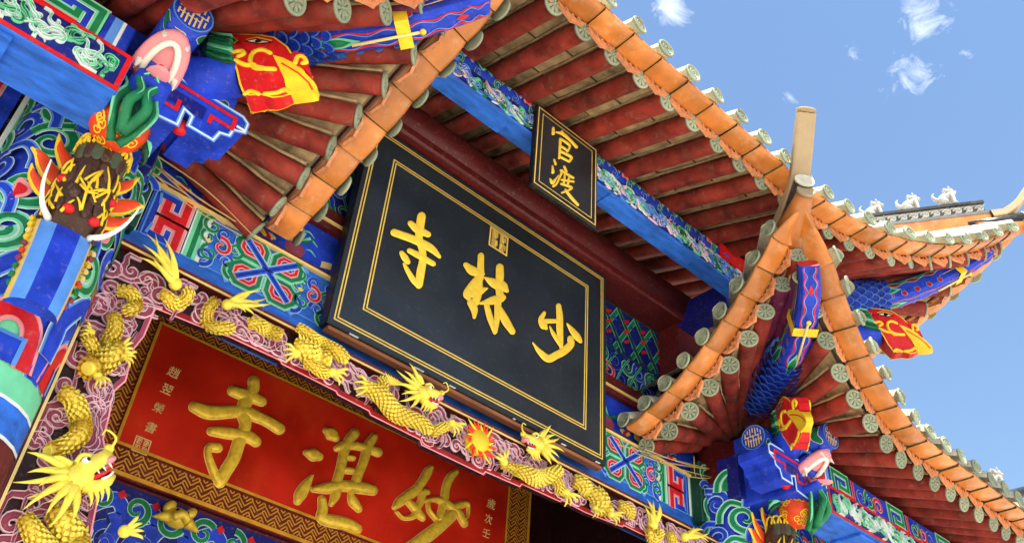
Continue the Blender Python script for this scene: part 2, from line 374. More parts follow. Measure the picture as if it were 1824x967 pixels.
def eave_run(roof, curve, spacing, inner, m=1, rin=(-.15, -.05), rr=0.085, mirror_mat=None, stain=(), skip=(), start=0.12):
    """curve: dense points along the eave (middle of the glazed tile band); inner(P, i): where that rafter's head sits"""
    C = np.asarray(curve, float).copy()
    seg = np.linalg.norm(np.diff(C, axis=0), axis=1); acc = np.concatenate([[0], np.cumsum(seg)])
    n = int((acc[-1]-start)/spacing)+1
    def at(d): return A(*[np.interp(d, acc, C[:, j]) for j in range(3)])
    cen = A(3.2*(1 if C[:, 0].mean() > 0 else -1), 0, 0)
    st = []
    for i in range(n):
        d = start+i*spacing; P = at(d); T = unit(at(min(d+.05, acc[-1]))-at(max(d-.05, 0)))
        I = np.asarray(inner(P, i)); O = A(-T[1], T[0], 0); O = unit(O)
        if (P-I)@O < 0: O = -O
        st.append((P, T, O, I))
    ends = []
    for i, (P, T, O, I) in enumerate(st):
        a = P+O*rin[0]+UP*rin[1]; d = I-a; Ln = np.linalg.norm(d); z = d/Ln
        x = unit(np.cross(UP, z)); y = np.cross(z, x)
        mk = 'rafter_stained' if i in stain else (mirror_mat or 'rafter_red')
        if i not in skip:
            r_ = rr*RNG.uniform(.94, 1.05); a2 = a+A(RNG.uniform(-.008, .008), RNG.uniform(-.008, .008), RNG.uniform(-.008, .008))
            link('rafter', RAFT[mk], roof, basis(a2, x*r_, y*r_, z*Ln))
            dd = unit(z+UP*RNG.uniform(-.05, .05)); link('rafter_end_disc', DISC_F, roof, basis(a2-z*.001, unit(np.cross(UP, -dd))*rr*1.04, np.cross(-dd, unit(np.cross(UP, -dd)))*rr*1.04, -dd*rr))
        ends.append((a, I, x, y, z, Ln))
        # cover tile with its round end
        c = P+O*.15+UP*.085; top = I+UP*.36-c; zl = np.linalg.norm(top); zz = top/zl; xx = unit(np.cross(UP, zz)); yy = np.cross(zz, xx)
        link('cover_tile', COVER, roof, basis(c, xx*.075, yy*.075, zz*zl))
        fz = unit(O+UP*RNG.uniform(-.05, .16)); fz = unit(fz+T*RNG.uniform(-.10, .10)); fx = unit(np.cross(UP, fz)); fy = np.cross(fz, fx); g_ = RNG.uniform(-.7, .7); fx, fy = fx*math.cos(g_)+fy*math.sin(g_), fy*math.cos(g_)-fx*math.sin(g_); ds_ = RNG.uniform(.92, 1.06)
        link('tile_end_disc', DISC_S, roof, basis(c+A(RNG.uniform(-.01, .01), 0, RNG.uniform(-.012, .012)), fx*.078*ds_, fy*.078*ds_, fz*.08))
    for i in range(n-1):
        P0, T0, O0, I0 = st[i]; P1, T1, O1, I1 = st[i+1]
        X = P1-P0; M = (P0+P1)/2+A(0, 0, RNG.uniform(-.006, .006)); O = unit(O0+O1); Y = O; Z = unit(np.cross(X, Y)); Z = Z if Z[2] > 0 else -Z
        tl = RNG.uniform(-.03, .03)
        link('pan_tile', PAN, roof, basis(M, X, unit(Y+Z*tl), Z)); link('drip_tile', DRIP, roof, basis(M-UP*.008, X, Y, Z))
        # boards between the rafters
        a0, i0, x0, y0, z0, L0 = ends[i]; a1, i1, x1, y1, z1, L1 = ends[i+1]
        nb = max(2, int(max(L0, L1)/.42)); lift = UP*rr*.75
        cuts = [0]+[min(.97, max(.03, (k+1)/nb+RNG.uniform(-.04, .04))) for k in range(nb-1)]+[1]
        for k in range(nb):
            b = MB(); t0, t1 = cuts[k]+.004, cuts[k+1]-.004; jit = UP*RNG.uniform(-.008, .008); V = []
            for q in (lift+jit, lift+jit+UP*.03):
                V += [a0+(i0-a0)*t0+q, a1+(i1-a1)*t0+q, a1+(i1-a1)*t1+q, a0+(i0-a0)*t1+q]
            b.add(V, [(0, 1, 2, 3), (7, 6, 5, 4), (0, 4, 5, 1), (1, 5, 6, 2), (2, 6, 7, 3), (3, 7, 4, 0)], 'deck'); b.build('deck_board', roof)
    # fascia strip under the tiles and bedding above
    b = MB()
    b.grid([[P+O*-.13+UP*.0 for P, T, O, I in st], [P+O*-.13+UP*.07 for P, T, O, I in st]], 'rafter_red', False); b.build('eave_board', roof)
    b = MB()
    b.grid([[P+O*.10+UP*.06 for P, T, O, I in st], [P+O*-.1+UP*.10 for P, T, O, I in st], [(P+I)/2+UP*.22 for P, T, O, I in st], [I+UP*.33 for P, T, O, I in st]], 'tile_top', False)
    b.build('roof_bed', roof)
    return st

def corner_pans(roof, tip, out, ends):
    """glazed tiles that close the gap between the last eave tile of each run and the corner tip"""
    tip = A(*tip); out = unit(out)
    for P, T, O, I in ends:
        b = MB(); rows = []
        for q in np.linspace(0, 1, 5):
            c = P*(1-q)+(tip-out*.03-UP*.03)*q; o_ = unit(O*(1-q)+out*q); w = 1-.45*q
            rows.append([c+o_*a*w+UP*h for a, h in ((-.12, .025), (-.06, .0), (.02, -.008), (.08, .0), (.11, .012), (.115, .04))])
        b.grid(rows, 'tile_orange'); b.build('corner_pan', roof)
def prow(roof, tip, out, m, back=-.75):
    """tan horn of the hip ridge with its dark round tile and the glazed funnel tile under it"""
    o = unit(out); sd_ = unit(np.cross(o, UP)); tip = A(*tip)
    pa = catmull([(back, .14 if back < -.5 else .2), (back*.5, .18 if back < -.5 else .22), (-.05, .24), (.12, .38), (.27, .58), (.40, .76)], 5)
    b = MB(); rings = []
    for i, (a, h) in enumerate(pa):
        t = unit(np.gradient(pa, axis=0)[i]); nrm = A(-t[1], t[0]); w = .085; hh = .055-.02*(i/len(pa))
        row = []
        for sx, sy in ((-1, -.8), (-.8, -1), (.8, -1), (1, -.8), (1, .8), (.8, 1), (-.8, 1), (-1, .8)):
            q = A(a, h)+nrm*sy*hh; row.append(tip+o*q[0]+UP*q[1]+sd_*sx*w)
        rings.append(row)
    b.grid(rings, 'ridge_tan', False, True); b.add(rings[-1], [tuple(range(8))], 'ridge_tan')
    b.build('ridge_horn', roof)
    b = MB(); e = tip+o*.412+UP*.79; dz = unit(o*.13+UP*.18); b.ell(e, sd_*.095, unit(np.cross(sd_, dz))*.075, dz*.03, 'ridge_tan'); b.build('horn_cap', roof)
    b = MB(); p0 = tip+o*-.5+UP*.02; p1 = tip+o*.13+UP*.17
    b.tube([p0, p1], [.085, .085], 'ridge_dark', 14); b.tube([p1-o*.0, p1+unit(p1-p0)*.018], .09, 'tile_top', 14); b.build('ridge_end_tile', roof)
    b = MB(); p0 = tip+o*-.42+UP*-.10; p1 = tip+o*.11+UP*.05
    b.tube([p0, tip+o*-.22+UP*-.045, tip+o*-.05+UP*.0, p1], [.17, .135, .10, .072], 'tile_orange', 14); b.tube([p1, p1+unit(p1-p0)*.03], .082, 'ridge_tan', 14); b.build('corner_tile', roof)

# ------------------------------------------------------------------ upper roof
ZU = 7.64
UROOF = part('upper_roof', GATE)
def ucurve(x):
    k = max(0, 1-(5.4-abs(x))/3.6); return A(x, -2.0-.77*k*k, ZU+1.27*k**2.35)
def uinner(P, i):
    ax = abs(P[0]); s = math.copysign(1, P[0])
    if ax < 3.2: return A(P[0], 1.0, ZU+.02+.35*2.85)
    f = (ax-3.2)/2.2; F = A(s*(3.15+.35*f), 1.0-1.5*min(1, f*1.6), ZU+.98-.42*min(1, f*1.6)); return F
USTF = eave_run(UROOF, [ucurve(x) for x in np.linspace(-5.3, 5.3, 200)], .333, uinner, start=.20, rin=(-.13, -.02), rr=.088)
def uside(s, m): return A(m*(5.4-.45*(1-(1-s)**2)), -2.77+3.4*s, 8.95-1.28*(1-(1-s)**2.2))
for m in (1, -1):
    USTS = eave_run(UROOF, [uside(s, m) for s in np.linspace(.06, 1, 60)], .333, lambda P, i, m=m: A(m*3.45, max(-.5, min(P[1], .6))*.5, ZU+.6), start=.1)
    corner_pans(UROOF, (m*5.4, -2.77, 8.95), (m*.68, -.73, 0), [USTF[-1] if m > 0 else USTF[0], USTS[0]])
    prow(UROOF, (m*5.4, -2.77, 8.97), (m*.68, -.73, 0), m, -.22)
    # hip ridge with a pierced band
    b = MB(); a0 = A(m*5.24, -2.60, 9.20); a1 = A(m*3.94, -1.21, 8.90); d = unit(a1-a0); sdv = unit(np.cross(d, UP)); up2 = np.cross(sdv, d); Ln = np.linalg.norm(a1-a0)
    b.obox((a0+a1)/2+up2*.015, d*Ln/2, sdv*.055, up2*.02, 'ridge_gray'); b.obox((a0+a1)/2+up2*.175, d*Ln/2, sdv*.065, up2*.02, 'ridge_dark')
    b.obox((a0+a1)/2+up2*.095, d*Ln/2, sdv*.012, up2*.065, 'ridge_gray'); b.obox((a0+a1)/2-up2*.115, d*Ln/2, sdv*.05, up2*.11, 'tile_orange'); hr = b.build('hip_ridge', UROOF)
    b = MB(); n = int(Ln/.13)
    for i in range(n):
        for sg in (-1, 1):
            f = Fr(a0+d*(.065+i*.13)+up2*.095+sdv*sg*.014, d, up2, sdv*sg)
            b.stroke(f, [(*p, .013) for p in spiral((0, 0), .05, .016, .5, 1.1, 9)], 0, .03, 'stone_white', False, k=1)
            b.stroke(f, [(-.065, .055, .012), (.065, -.055, .012)], 0, .025, 'stone_white', False, k=2)
    for sg in (-1, 1):
        f = Fr(a0+up2*.095+sdv*sg*.014, d, up2, sdv*sg); b.stroke(f, [(0, .058, .012), (Ln, .058, .012)], 0, .02, 'stone_white', False, k=2); b.stroke(f, [(0, -.058, .012), (Ln, -.058, .012)], 0, .02, 'stone_white', False, k=2)
    b.build('pierced_band', UROOF)
b = MB(); zr = ZU+.35*3.1+.4
b.add([(-5, -1.2, ZU+.45), (5, -1.2, ZU+.45), (4, 1.2, zr+.3), (-4, 1.2, zr+.3), (-5, 3.6, ZU+.45), (5, 3.6, ZU+.45)], [(0, 1, 2, 3), (3, 2, 5, 4), (0, 3, 4), (1, 5, 2)], 'tile_top'); b.build('roof_top', UROOF)

# ------------------------------------------------------------------ lower roofs
ZL = 5.9
LROOF = {}
def lside(s, m): return A(m*(1.97-.27*s*s), .2-2.33*s, ZL+1.34*s**1.5)
def lfront(d, m):
    k = max(0, 1-d/2.45); return A(m*(1.7+d), -1.72-.41*k*k, ZL+1.34*k**2.5)
for m in (1, -1):
    R = part('lower_roof', GATE); LROOF[m] = R
    FOC = A(m*3.75, .2, 6.52)
    def inn(P, i, m=m, F=FOC):
        d = unit(P-F); return F+d*.5
    LS = eave_run(R, [lside(s, m) for s in np.linspace(0.02, .91, 60)], .285, inn, start=.06, stain=(7,), rin=(-.17, -.075), rr=.082)
    def inf(P, i, m=m, F=FOC):
        if abs(P[0]) > 4.3: return A(P[0], .25, 6.5)
        if abs(P[0]) > 3.75: return A(m*(3.75+(abs(P[0])-3.75)*1.0), .1, 6.48)
        return F+unit(P-F)*.5
    LF = eave_run(R, [lfront(d, m) for d in np.linspace(.26, 6.8, 160)], .30, inf, start=.12, stain=(0, 1), rin=(-.17, -.075), rr=.082)
    corner_pans(R, (m*1.7, -2.13, 7.24), (-m*.59, -.80, 0), [LS[-1], LF[0]])
    prow(R, (m*1.7, -2.13, 7.26), (-m*.59, -.80, 0), m)
    b = MB(); p = catmull([(m*1.75, -2.06, 7.33), (m*2.4, -1.15, 7.12), (m*3.2, -.05, 7.15)], 6); b.tube(p, .1, 'ridge_dark', 10); b.build('hip_ridge', R)
    b = MB(); b.tube([(m*5.9, -.9, 6.40), (m*6.6, -1.45, 6.50), (m*7.6, -1.9, 6.95)], .06, 'ridge_dark', 10); b.build('hip_ridge', R)
    b = MB(); b.add([(m*2.4, -.9, 6.85), (m*8.6, -1.1, 6.35), (m*8.6, .6, 7.1), (m*3.0, .6, 7.1), (m*2.15, .4, 6.5)], [(0, 1, 2, 3), (0, 3, 4)], 'tile_top'); b.build('roof_top', R)

# ------------------------------------------------------------------ frame of the gate
for m in (1, -1):
    b = MB(); z = [0, 1.5, 3.2, 4.4, 5.3, 6.2]; b.tube([(m*3.37, .05, q) for q in z], .37, 'maroon', 28); b.build('column', GATE)
b = MB(); b.box((-3.06, .2, 5.22), (3.06, .62, 5.85), 'blue_mid', .012); LINT = b.build('lintel', GATE)
b = MB(); b.box((-3.1, .17, 5.852), (3.1, .6, 5.872), 'cream'); b.box((-3.1, .185, 5.872), (3.1, .6, 5.90), 'maroon'); b.box((-3.1, .24, 5.90), (3.1, .6, 6.30), 'blue_dark'); b.box((-3.1, .19, 6.30), (3.1, .6, 6.36), 'maroon')
b.box((-3.1, .175, 6.36), (3.1, .6, 6.385), 'cream'); b.box((-3.1, .19, 6.385), (3.1, .6, 6.50), 'maroon'); b.build('string_course', GATE)
b = MB(); b.box((-3.1, .28, 6.5), (3.1, .62, 7.5), 'green_dark'); FRZ = b.build('bracket_wall', GATE)
b = MB(); b.tube([(-3.3, .05, 7.74), (3.3, .05, 7.74)], .20, 'maroon', 20); b.box((-3.3, -.08, 7.5), (3.3, .3, 7.66), 'maroon', .02); b.build('purlin', GATE)
b = MB(); b.box((-3.55, -.85, 7.52), (3.55, -.64, 7.74), 'blue_mid', .01); b.box((-3.55, -.83, 7.74), (3.55, -.6, 7.78), 'green_dark'); UB = b.build('eave_beam', GATE)
b = MB(); b.tube([(-3.75, -.72, 7.875), (3.75, -.72, 7.875)], .115, 'blue', 18); UP2 = b.build('eave_purlin', GATE)
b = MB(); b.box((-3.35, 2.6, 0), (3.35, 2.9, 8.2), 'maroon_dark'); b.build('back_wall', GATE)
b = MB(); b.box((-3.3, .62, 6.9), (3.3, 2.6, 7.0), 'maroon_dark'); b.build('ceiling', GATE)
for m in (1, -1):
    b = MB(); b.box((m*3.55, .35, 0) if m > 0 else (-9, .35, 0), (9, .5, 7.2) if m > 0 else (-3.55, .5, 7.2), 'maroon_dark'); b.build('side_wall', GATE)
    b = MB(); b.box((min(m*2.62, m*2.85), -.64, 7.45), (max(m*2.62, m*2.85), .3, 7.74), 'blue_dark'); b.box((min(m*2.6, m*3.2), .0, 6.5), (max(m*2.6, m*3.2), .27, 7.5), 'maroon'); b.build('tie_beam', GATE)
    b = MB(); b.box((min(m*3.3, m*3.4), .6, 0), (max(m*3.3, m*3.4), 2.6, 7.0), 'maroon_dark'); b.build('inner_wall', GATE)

# ------------------------------------------------------------------ hung boards and their lettering
def zs(ox, oy, k, strokes): return [[(ox+u/k, oy+v/k, w/k) for u, v, w in s] for s in strokes]
def glyph(name, parent, fr, strokes, h, m, edge=None, fat=1.0):
    b = MB()
    for i, s in enumerate(strokes):
        if edge: b.stroke(fr, [(u, v, w*fat+edge[0]) for u, v, w in s], .0015, .0035+.0002*i, edge[1], True, False)
        b.stroke(fr, [(u, v, w*fat) for u, v, w in s], .001, h*(1+.035*i), m)
    return b.build(name, parent)
def text(name, parent, ch, P, size, m, normal_off=0.004, lean=0.0):
    cu = bpy.data.curves.new(name, 'FONT'); cu.body = ch; cu.size = size; cu.align_x = 'CENTER'; cu.align_y = 'CENTER'; cu.extrude = .002; cu.shear = lean
    o = bpy.data.objects.new(name, cu); COL.objects.link(o); dg = bpy.context.evaluated_depsgraph_get()
    me = bpy.data.meshes.new_from_object(o.evaluated_get(dg)); bpy.data.objects.remove(o); me.materials.clear(); me.materials.append(MATS[m])
    return link(name, me, parent, Matrix.Translation(P)@Matrix.Rotation(math.pi/2, 4, 'X'))
def frame_lines(name, parent, x0, x1, z0, z1, y, w, gap, m='gold_line'):
    b = MB(); f = FACADE(y)
    for d in ((0, gap) if gap > .001 else (0,)):
        b.line(f, [(x0+d, z0+d), (x1-d, z0+d), (x1-d, z1-d), (x0+d, z1-d)], w, .002, m, True)
    return b.build(name, parent)
def seal(name, parent, fr, c, s, m, seed):
    b = MB(); r = random.Random(seed)
    b.line(fr, [(c[0]-s, c[1]-s), (c[0]+s, c[1]-s), (c[0]+s, c[1]+s), (c[0]-s, c[1]+s)], s*.16, .002, m, True)
    for i in (-1, 1):
        for j in (-1, 1):
            q = (c[0]+i*s*.46, c[1]+j*s*.46)
            for k in range(4): b.line(fr, [(q[0]-s*.34, q[1]-s*.33+k*s*.22), (q[0]+s*r.uniform(.1, .34), q[1]-s*.33+k*s*.22)], s*.13, .002, m)
            b.line(fr, [(q[0]+s*r.uniform(-.3, .2), q[1]-s*.36), (q[0]+s*r.uniform(-.2, .3), q[1]+s*.36)], s*.13, .0025, m); b.line(fr, [(q[0]+s*.3, q[1]-s*.2), (q[0]+s*.3, q[1]+s*.36)], s*.09, .003, m)
    return b.build(name, parent)
PLQ = thing('name_plaque', 'large black name plaque with three gold characters under the central eave', 'plaque', (0, 0, 0))
b = MB(); b.box((-1.468, 0, 5.345), (1.468, .11, 7.47), 'black_side', .006); b.box((-1.462, -.004, 5.351), (1.462, .01, 7.464), 'black_board'); b.build('board', PLQ)
b = MB(); b.box((-1.44, .015, 5.312), (1.44, .09, 5.3435), 'brown_wood', .006); b.build('support_rail', PLQ)
rg = random.Random(3)
for i in range(7):
    x = rg.uniform(-1.3, 1.35); w = rg.uniform(.01, .04); b = MB(); b.box((x, -.0055, 5.3440), (x+w*2.2, .01, 5.3475), 'white'); b.build('paint_chip', PLQ)
frame_lines('gold_border', PLQ, -1.415, 1.415, 5.395, 7.42, -.0045, .012, .026)
frame_lines('gold_border', PLQ, -1.20, 1.20, 5.60, 7.20, -.0045, .012, .026)
fp = FACADE(-.004)
T1 = zs(680, 370, 6.04, [[(425, 95, 48), (410, 200, 48), (398, 330, 42), (432, 450, 40), (440, 560, 42), (415, 700, 48), (400, 830, 40)], [(395, 845, 30), (330, 770, 32), (262, 655, 24), (235, 605, 14)],
    [(212, 490, 28), (245, 540, 38), (278, 585, 30)], [(305, 170, 32), (380, 235, 45), (495, 290, 34)], [(130, 270, 42), (340, 345, 44), (520, 435, 44), (618, 530, 20)], [(295, 465, 30), (400, 520, 36), (550, 605, 30)]])
T2 = zs(810, 390, 4.392, [[(203, 290, 26), (200, 370, 28), (195, 450, 34), (150, 520, 44), (95, 585, 34), (105, 620, 20)], [(85, 360, 22), (140, 408, 38), (220, 432, 16)], [(110, 590, 30), (175, 570, 42), (252, 545, 8)],
    [(185, 470, 30), (188, 560, 30), (160, 650, 34)], [(125, 655, 32), (150, 710, 30), (150, 770, 14)],
    [(350, 380, 32), (350, 450, 34), (345, 560, 30), (360, 620, 34)], [(235, 462, 10), (300, 500, 38), (370, 530, 44), (405, 562, 18)], [(375, 615, 26), (290, 640, 34), (195, 662, 10)],
    [(245, 675, 22), (272, 770, 26), (310, 890, 16)], [(335, 640, 30), (330, 760, 26), (315, 885, 16)], [(345, 690, 18), (390, 790, 34), (448, 882, 26)]])
T3 = zs(940, 530, 7.436, [[(405, 110, 36), (420, 250, 46), (420, 400, 48), (432, 560, 38), (440, 660, 26)], [(215, 205, 26), (175, 290, 42), (212, 372, 56), (240, 405, 26)], [(200, 312, 32), (290, 312, 34), (390, 312, 28)],
    [(285, 380, 8), (335, 480, 28), (430, 620, 34)], [(515, 345, 10), (580, 430, 38), (650, 520, 48), (695, 580, 28)], [(560, 545, 44), (565, 620, 52), (480, 705, 56), (370, 765, 54), (265, 808, 54), (150, 715, 36), (60, 598, 8)]])
for g_ in (T1, T2, T3): glyph('character', PLQ, fp, g_, .010, 'gold_char', edge=(1.1, 'black'))
sx, sz_ = fp.px(888, 430); seal('seal', PLQ, fp, (sx, sz_), .105, 'gold_line', 5)

SGN = thing('small_sign', 'small upright black sign with two gold characters on the blue eave beam', 'sign', (0, 0, 0))
b = MB(); b.box((-.40, -.905, 6.87), (.375, -.86, 7.86), 'black_side', .005); b.box((-.394, -.909, 6.876), (.369, -.9, 7.854), 'black_board'); b.build('board', SGN)
frame_lines('gold_border', SGN, -.375, .352, 6.90, 7.832, -.9095, .011, .0001); frame_lines('gold_border', SGN, -.325, .302, 6.95, 7.782, -.9095, .009, .0001)
fs = FACADE(-.909)
G1 = zs(940, 180, 4.208, [[(190, 205, 10), (190, 245, 13)], [(212, 235, 6), (262, 248, 13), (320, 298, 10), (365, 347, 11)], [(255, 228, 8), (272, 262, 8)], [(243, 285, 10), (240, 350, 10), (234, 430, 8)],
    [(250, 288, 8), (306, 326, 10), (312, 350, 8), (296, 380, 8)], [(248, 340, 8), (300, 376, 8)], [(242, 378, 9), (322, 420, 10), (316, 448, 9)], [(240, 420, 8), (310, 456, 8)]])
G2 = zs(940, 180, 4.208, [[(197, 442, 7), (208, 475, 9)], [(184, 488, 6), (188, 535, 12)], [(166, 585, 6), (185, 612, 15), (205, 590, 8), (228, 560, 5)], [(192, 638, 10), (215, 620, 8), (250, 545, 9), (258, 520, 7)],
    [(272, 492, 8), (288, 530, 9)], [(245, 520, 7), (340, 578, 9)], [(276, 548, 7), (270, 612, 8)], [(308, 565, 7), (300, 622, 8)], [(252, 592, 7), (342, 606, 8)], [(250, 622, 8), (325, 650, 10), (300, 672, 8), (255, 688, 7)], [(280, 665, 7), (325, 725, 11), (375, 780, 9)]])
for g_ in (G1, G2): glyph('character', SGN, fs, g_, .008, 'gold_char')

RED = thing('hall_board', 'long red board with raised gilt characters and gold fret border, behind the dragon frieze', 'plaque', (0, 0, 0))
YB = 2.0
b = MB(); b.box((-2.42, YB+.02, 4.62), (2.42, YB+.12, 6.28), 'border_red', .008); b.build('frame_board', RED)
b = MB(); b.box((-2.01, YB-.0, 4.87), (2.06, YB+.03, 6.0), 'red_board'); b.build('board', RED)
f = FACADE(YB+.02)
b = MB(); rect = lambda e: [(-2.01-e, 4.87-e), (2.06+e, 4.87-e), (2.06+e, 6.0+e), (-2.01-e, 6.0+e)]
fl = FACADE(YB-.0)
b.line(fl, rect(.010), .026, .012, 'border_gold', True); b.line(f, [(-2.40, 4.64), (2.40, 4.64), (2.40, 6.26), (-2.40, 6.26)], .034, .012, 'border_gold', True); b.build('gold_border', RED)
def clipseg(p, q, r):                            # part of a segment inside a rectangle
    t0, t1 = 0.0, 1.0; d = (q[0]-p[0], q[1]-p[1])
    for k, lo, hi in ((0, r[0], r[1]), (1, r[2], r[3])):
        if abs(d[k]) < 1e-9:
            if not lo <= p[k] <= hi: return None
            continue
        a, c = (lo-p[k])/d[k], (hi-p[k])/d[k]; a, c = min(a, c), max(a, c); t0, t1 = max(t0, a), min(t1, c)
    if t1-t0 < 1e-4: return None
    return [(p[0]+d[0]*t0, p[1]+d[1]*t0), (p[0]+d[0]*t1, p[1]+d[1]*t1)]
def fret(b, fr, x0, x1, z0, z1):                 # diagonal key fret of thin raised bars
    c = .088; w = .012; s2 = math.sqrt(.5); cx, cz = (x0+x1)/2, (z0+z1)/2; n = int(((x1-x0)+(z1-z0))/c)+2
    for i in range(-n, n):
        for j in range(-n, n):
            px_, pz_ = cx+(i-j)*c*s2, cz+(i+j)*c*s2
            if not (x0-c < px_ < x1+c and z0-c < pz_ < z1+c): continue
            hor = (i+j) % 2
            def pp(a, q):
                u, v = (i*c+a, j*c+q) if hor else (i*c+q, j*c+a)
                return (cx+(u-v)*s2, cz+(u+v)*s2)
            seg = [(pp(-.62*c, -.30*c), pp(.36*c, -.30*c)), (pp(-.36*c, 0), pp(.36*c, 0)), (pp(-.36*c, .30*c), pp(.62*c, .30*c)), (pp(.36*c, -.30*c), pp(.36*c, 0))]
            for k, (p, q) in enumerate(seg):
                sgm = clipseg(p, q, (x0, x1, z0, z1))
                if sgm: b.line(fr, sgm, w, .006+.0006*k+.0003*hor, 'border_gold')
b = MB(); fret(b, f, -2.38, 2.38, 4.665, 4.832); fret(b, f, -2.38, 2.38, 6.03, 6.24); fret(b, f, -2.38, -2.04, 4.84, 6.025); fret(b, f, 2.10, 2.38, 4.84, 6.06); b.build('fret_border', RED)
fr2 = FACADE(YB-.001)
R1 = zs(325, 660, 4.395, [[(555, 85, 38), (550, 150, 38), (490, 250, 46), (470, 330, 44), (490, 430, 38), (440, 560, 42), (400, 680, 42), (340, 780, 42), (290, 870, 40)], [(390, 160, 34), (480, 190, 42), (560, 215, 38), (618, 242, 32)],
    [(88, 285, 36), (200, 325, 48), (350, 325, 42), (470, 320, 38), (560, 352, 40), (650, 392, 36), (755, 455, 38)], [(222, 475, 28), (320, 485, 38), (420, 500, 38), (520, 522, 40), (570, 555, 36)], [(285, 870, 32), (245, 800, 30), (200, 680, 24), (195, 625, 22), (215, 602, 28), (275, 605, 30)]])
R2 = zs(510, 750, 4.606, [[(325, 78, 22), (365, 105, 46), (405, 142, 22)], [(160, 258, 20), (215, 275, 44), (265, 290, 28)], [(205, 450, 8), (160, 520, 34), (112, 600, 42), (90, 655, 26)], [(412, 225, 20), (470, 200, 32), (560, 200, 28), (660, 225, 28), (748, 255, 32)],
    [(555, 100, 34), (510, 160, 34), (470, 260, 33), (440, 400, 33), (412, 500, 34), (400, 600, 34), (365, 678, 16)], [(715, 128, 26), (670, 200, 34), (630, 330, 31), (590, 430, 31), (560, 520, 33), (525, 600, 20), (545, 660, 34), (590, 720, 24)],
    [(490, 295, 20), (545, 305, 16)], [(470, 400, 24), (538, 410, 20)], [(218, 560, 18), (330, 550, 38), (450, 530, 38), (600, 545, 42), (705, 565, 36)], [(285, 640, 26), (295, 720, 34), (285, 790, 38), (350, 815, 44), (480, 840, 46), (578, 882, 34)]])
R3 = zs(690, 820, 6.58, [[(505, 85, 28), (470, 130, 42), (400, 250, 42), (330, 340, 48), (220, 420, 48), (130, 490, 46), (80, 548, 24)], [(95, 600, 8), (180, 675, 14), (300, 650, 28), (340, 560, 36), (390, 470, 33), (412, 380, 38), (465, 365, 26)], [(230, 480, 28), (300, 540, 42), (370, 630, 42), (408, 675, 28)],
    [(800, 132, 26), (730, 200, 40), (680, 330, 40), (660, 470, 40), (620, 620, 33), (600, 700, 22)], [(440, 475, 14), (550, 455, 24), (640, 480, 38), (740, 540, 42), (830, 620, 38), (898, 738, 36)], [(465, 490, 13), (480, 590, 18), (560, 690, 20)],
    [(760, 560, 42), (850, 520, 36), (918, 510, 28), (936, 560, 9), (930, 650, 9), (890, 700, 12)], [(770, 620, 56), (680, 700, 60), (580, 790, 62), (450, 890, 66), (330, 980, 66), (200, 1060, 56)]])
for g_ in (R1, R2, R3): glyph('character', RED, fr2, g_, .038, 'gold_relief', edge=(1.2, 'gold_pale'), fat=1.12)
for ch, u, v, s_ in (('趙', 308, 664, .15), ('翌', 296, 694, .145), ('榮', 281, 727, .135), ('書', 267, 762, .14), ('歲', 874, 898, .17), ('次', 869, 925, .15), ('壬', 865, 950, .15)):
    q = fr2.px(u, v); text('inscription', RED, ch, (q[0], YB-.004, q[1]), s_*.72, 'gold_pale', lean=.15)
q = fr2.px(252, 793); seal('seal', RED, fr2, q, .062, 'gold_pale', 9)

# ------------------------------------------------------------------ painted lintel
def hfret(b, f, c, w, h, hh, fl=1):
    x, z = c; P = lambda a, q: (x+a*w*fl, z+q*h)
    b.poly(f, [P(-.5, -.5), P(.5, -.5), P(.5, .5), P(-.5, .5)], hh, 'blue'); b.line(f, [P(-.46, -.47), P(.46, -.47), P(.46, .47), P(-.46, .47)], .012, hh+.001, 'blue_light', True)
    pa = [P(-.5, -.5), P(-.22, -.5)], 
    for path in ([P(-.32, -.5), P(-.32, -.08), P(.14, -.08), P(.14, -.34)], [P(-.32, .5), P(-.32, .08), P(.14, .08), P(.14, .34)]):
        b.bands(f, path, [(.10, 'white'), (.09, 'pink'), (.05, 'red')], hh+.002)
    b.line(f, [P(-.4, 0), P(.3, 0)], .008, hh+.012, 'black')
    for q in (-1, 1): b.line(f, [P(.3, q*.2), P(.36, q*.42)], .02, hh+.003, 'blue_light')
def vstripes(b, f, x, z0, z1, spec, hh):
    for w, m in spec:
        b.poly(f, [(x, z0), (x+w, z0), (x+w, z1), (x, z1)], hh, m); x += w
    return x
def curl(b, f, c, r, a0, dr, cols, hh, turns=1.2):
    p = spiral(c, r, r*.18, a0, dr*turns, 24)
    for i, (k, m) in enumerate(cols): b.line(f, p, np.linspace(r*k, r*k*.35, 24), hh+i*.0022, m)
GC = [(.62, 'white'), (.54, 'green_light'), (.34, 'green')]
BC = [(.62, 'white'), (.54, 'blue_light'), (.38, 'blue')]
DC = [(.62, 'blue_light'), (.54, 'blue'), (.3, 'blue_dark')]
PC = [(.62, 'white'), (.54, 'pink'), (.30, 'red')]
def rosette(b, f, c, r, hh):
    for i in range(5):
        a = i*2*math.pi/5+.3; q = (c[0]+math.cos(a)*r*.95, c[1]+math.sin(a)*r*.95); curl(b, f, q, r*.55, a+2, 1 if i % 2 else -1, BC if i % 2 else GC, hh+.001*i)
    curl(b, f, c, r*.62, 1.2, 1, PC, hh+.012, 1.15); b.poly(f, [(c[0]+r*.8, c[1]-r*.18), (c[0]+r*1.08, c[1]), (c[0]+r*.8, c[1]+r*.18), (c[0]+r*.66, c[1])], hh+.008, 'cream')
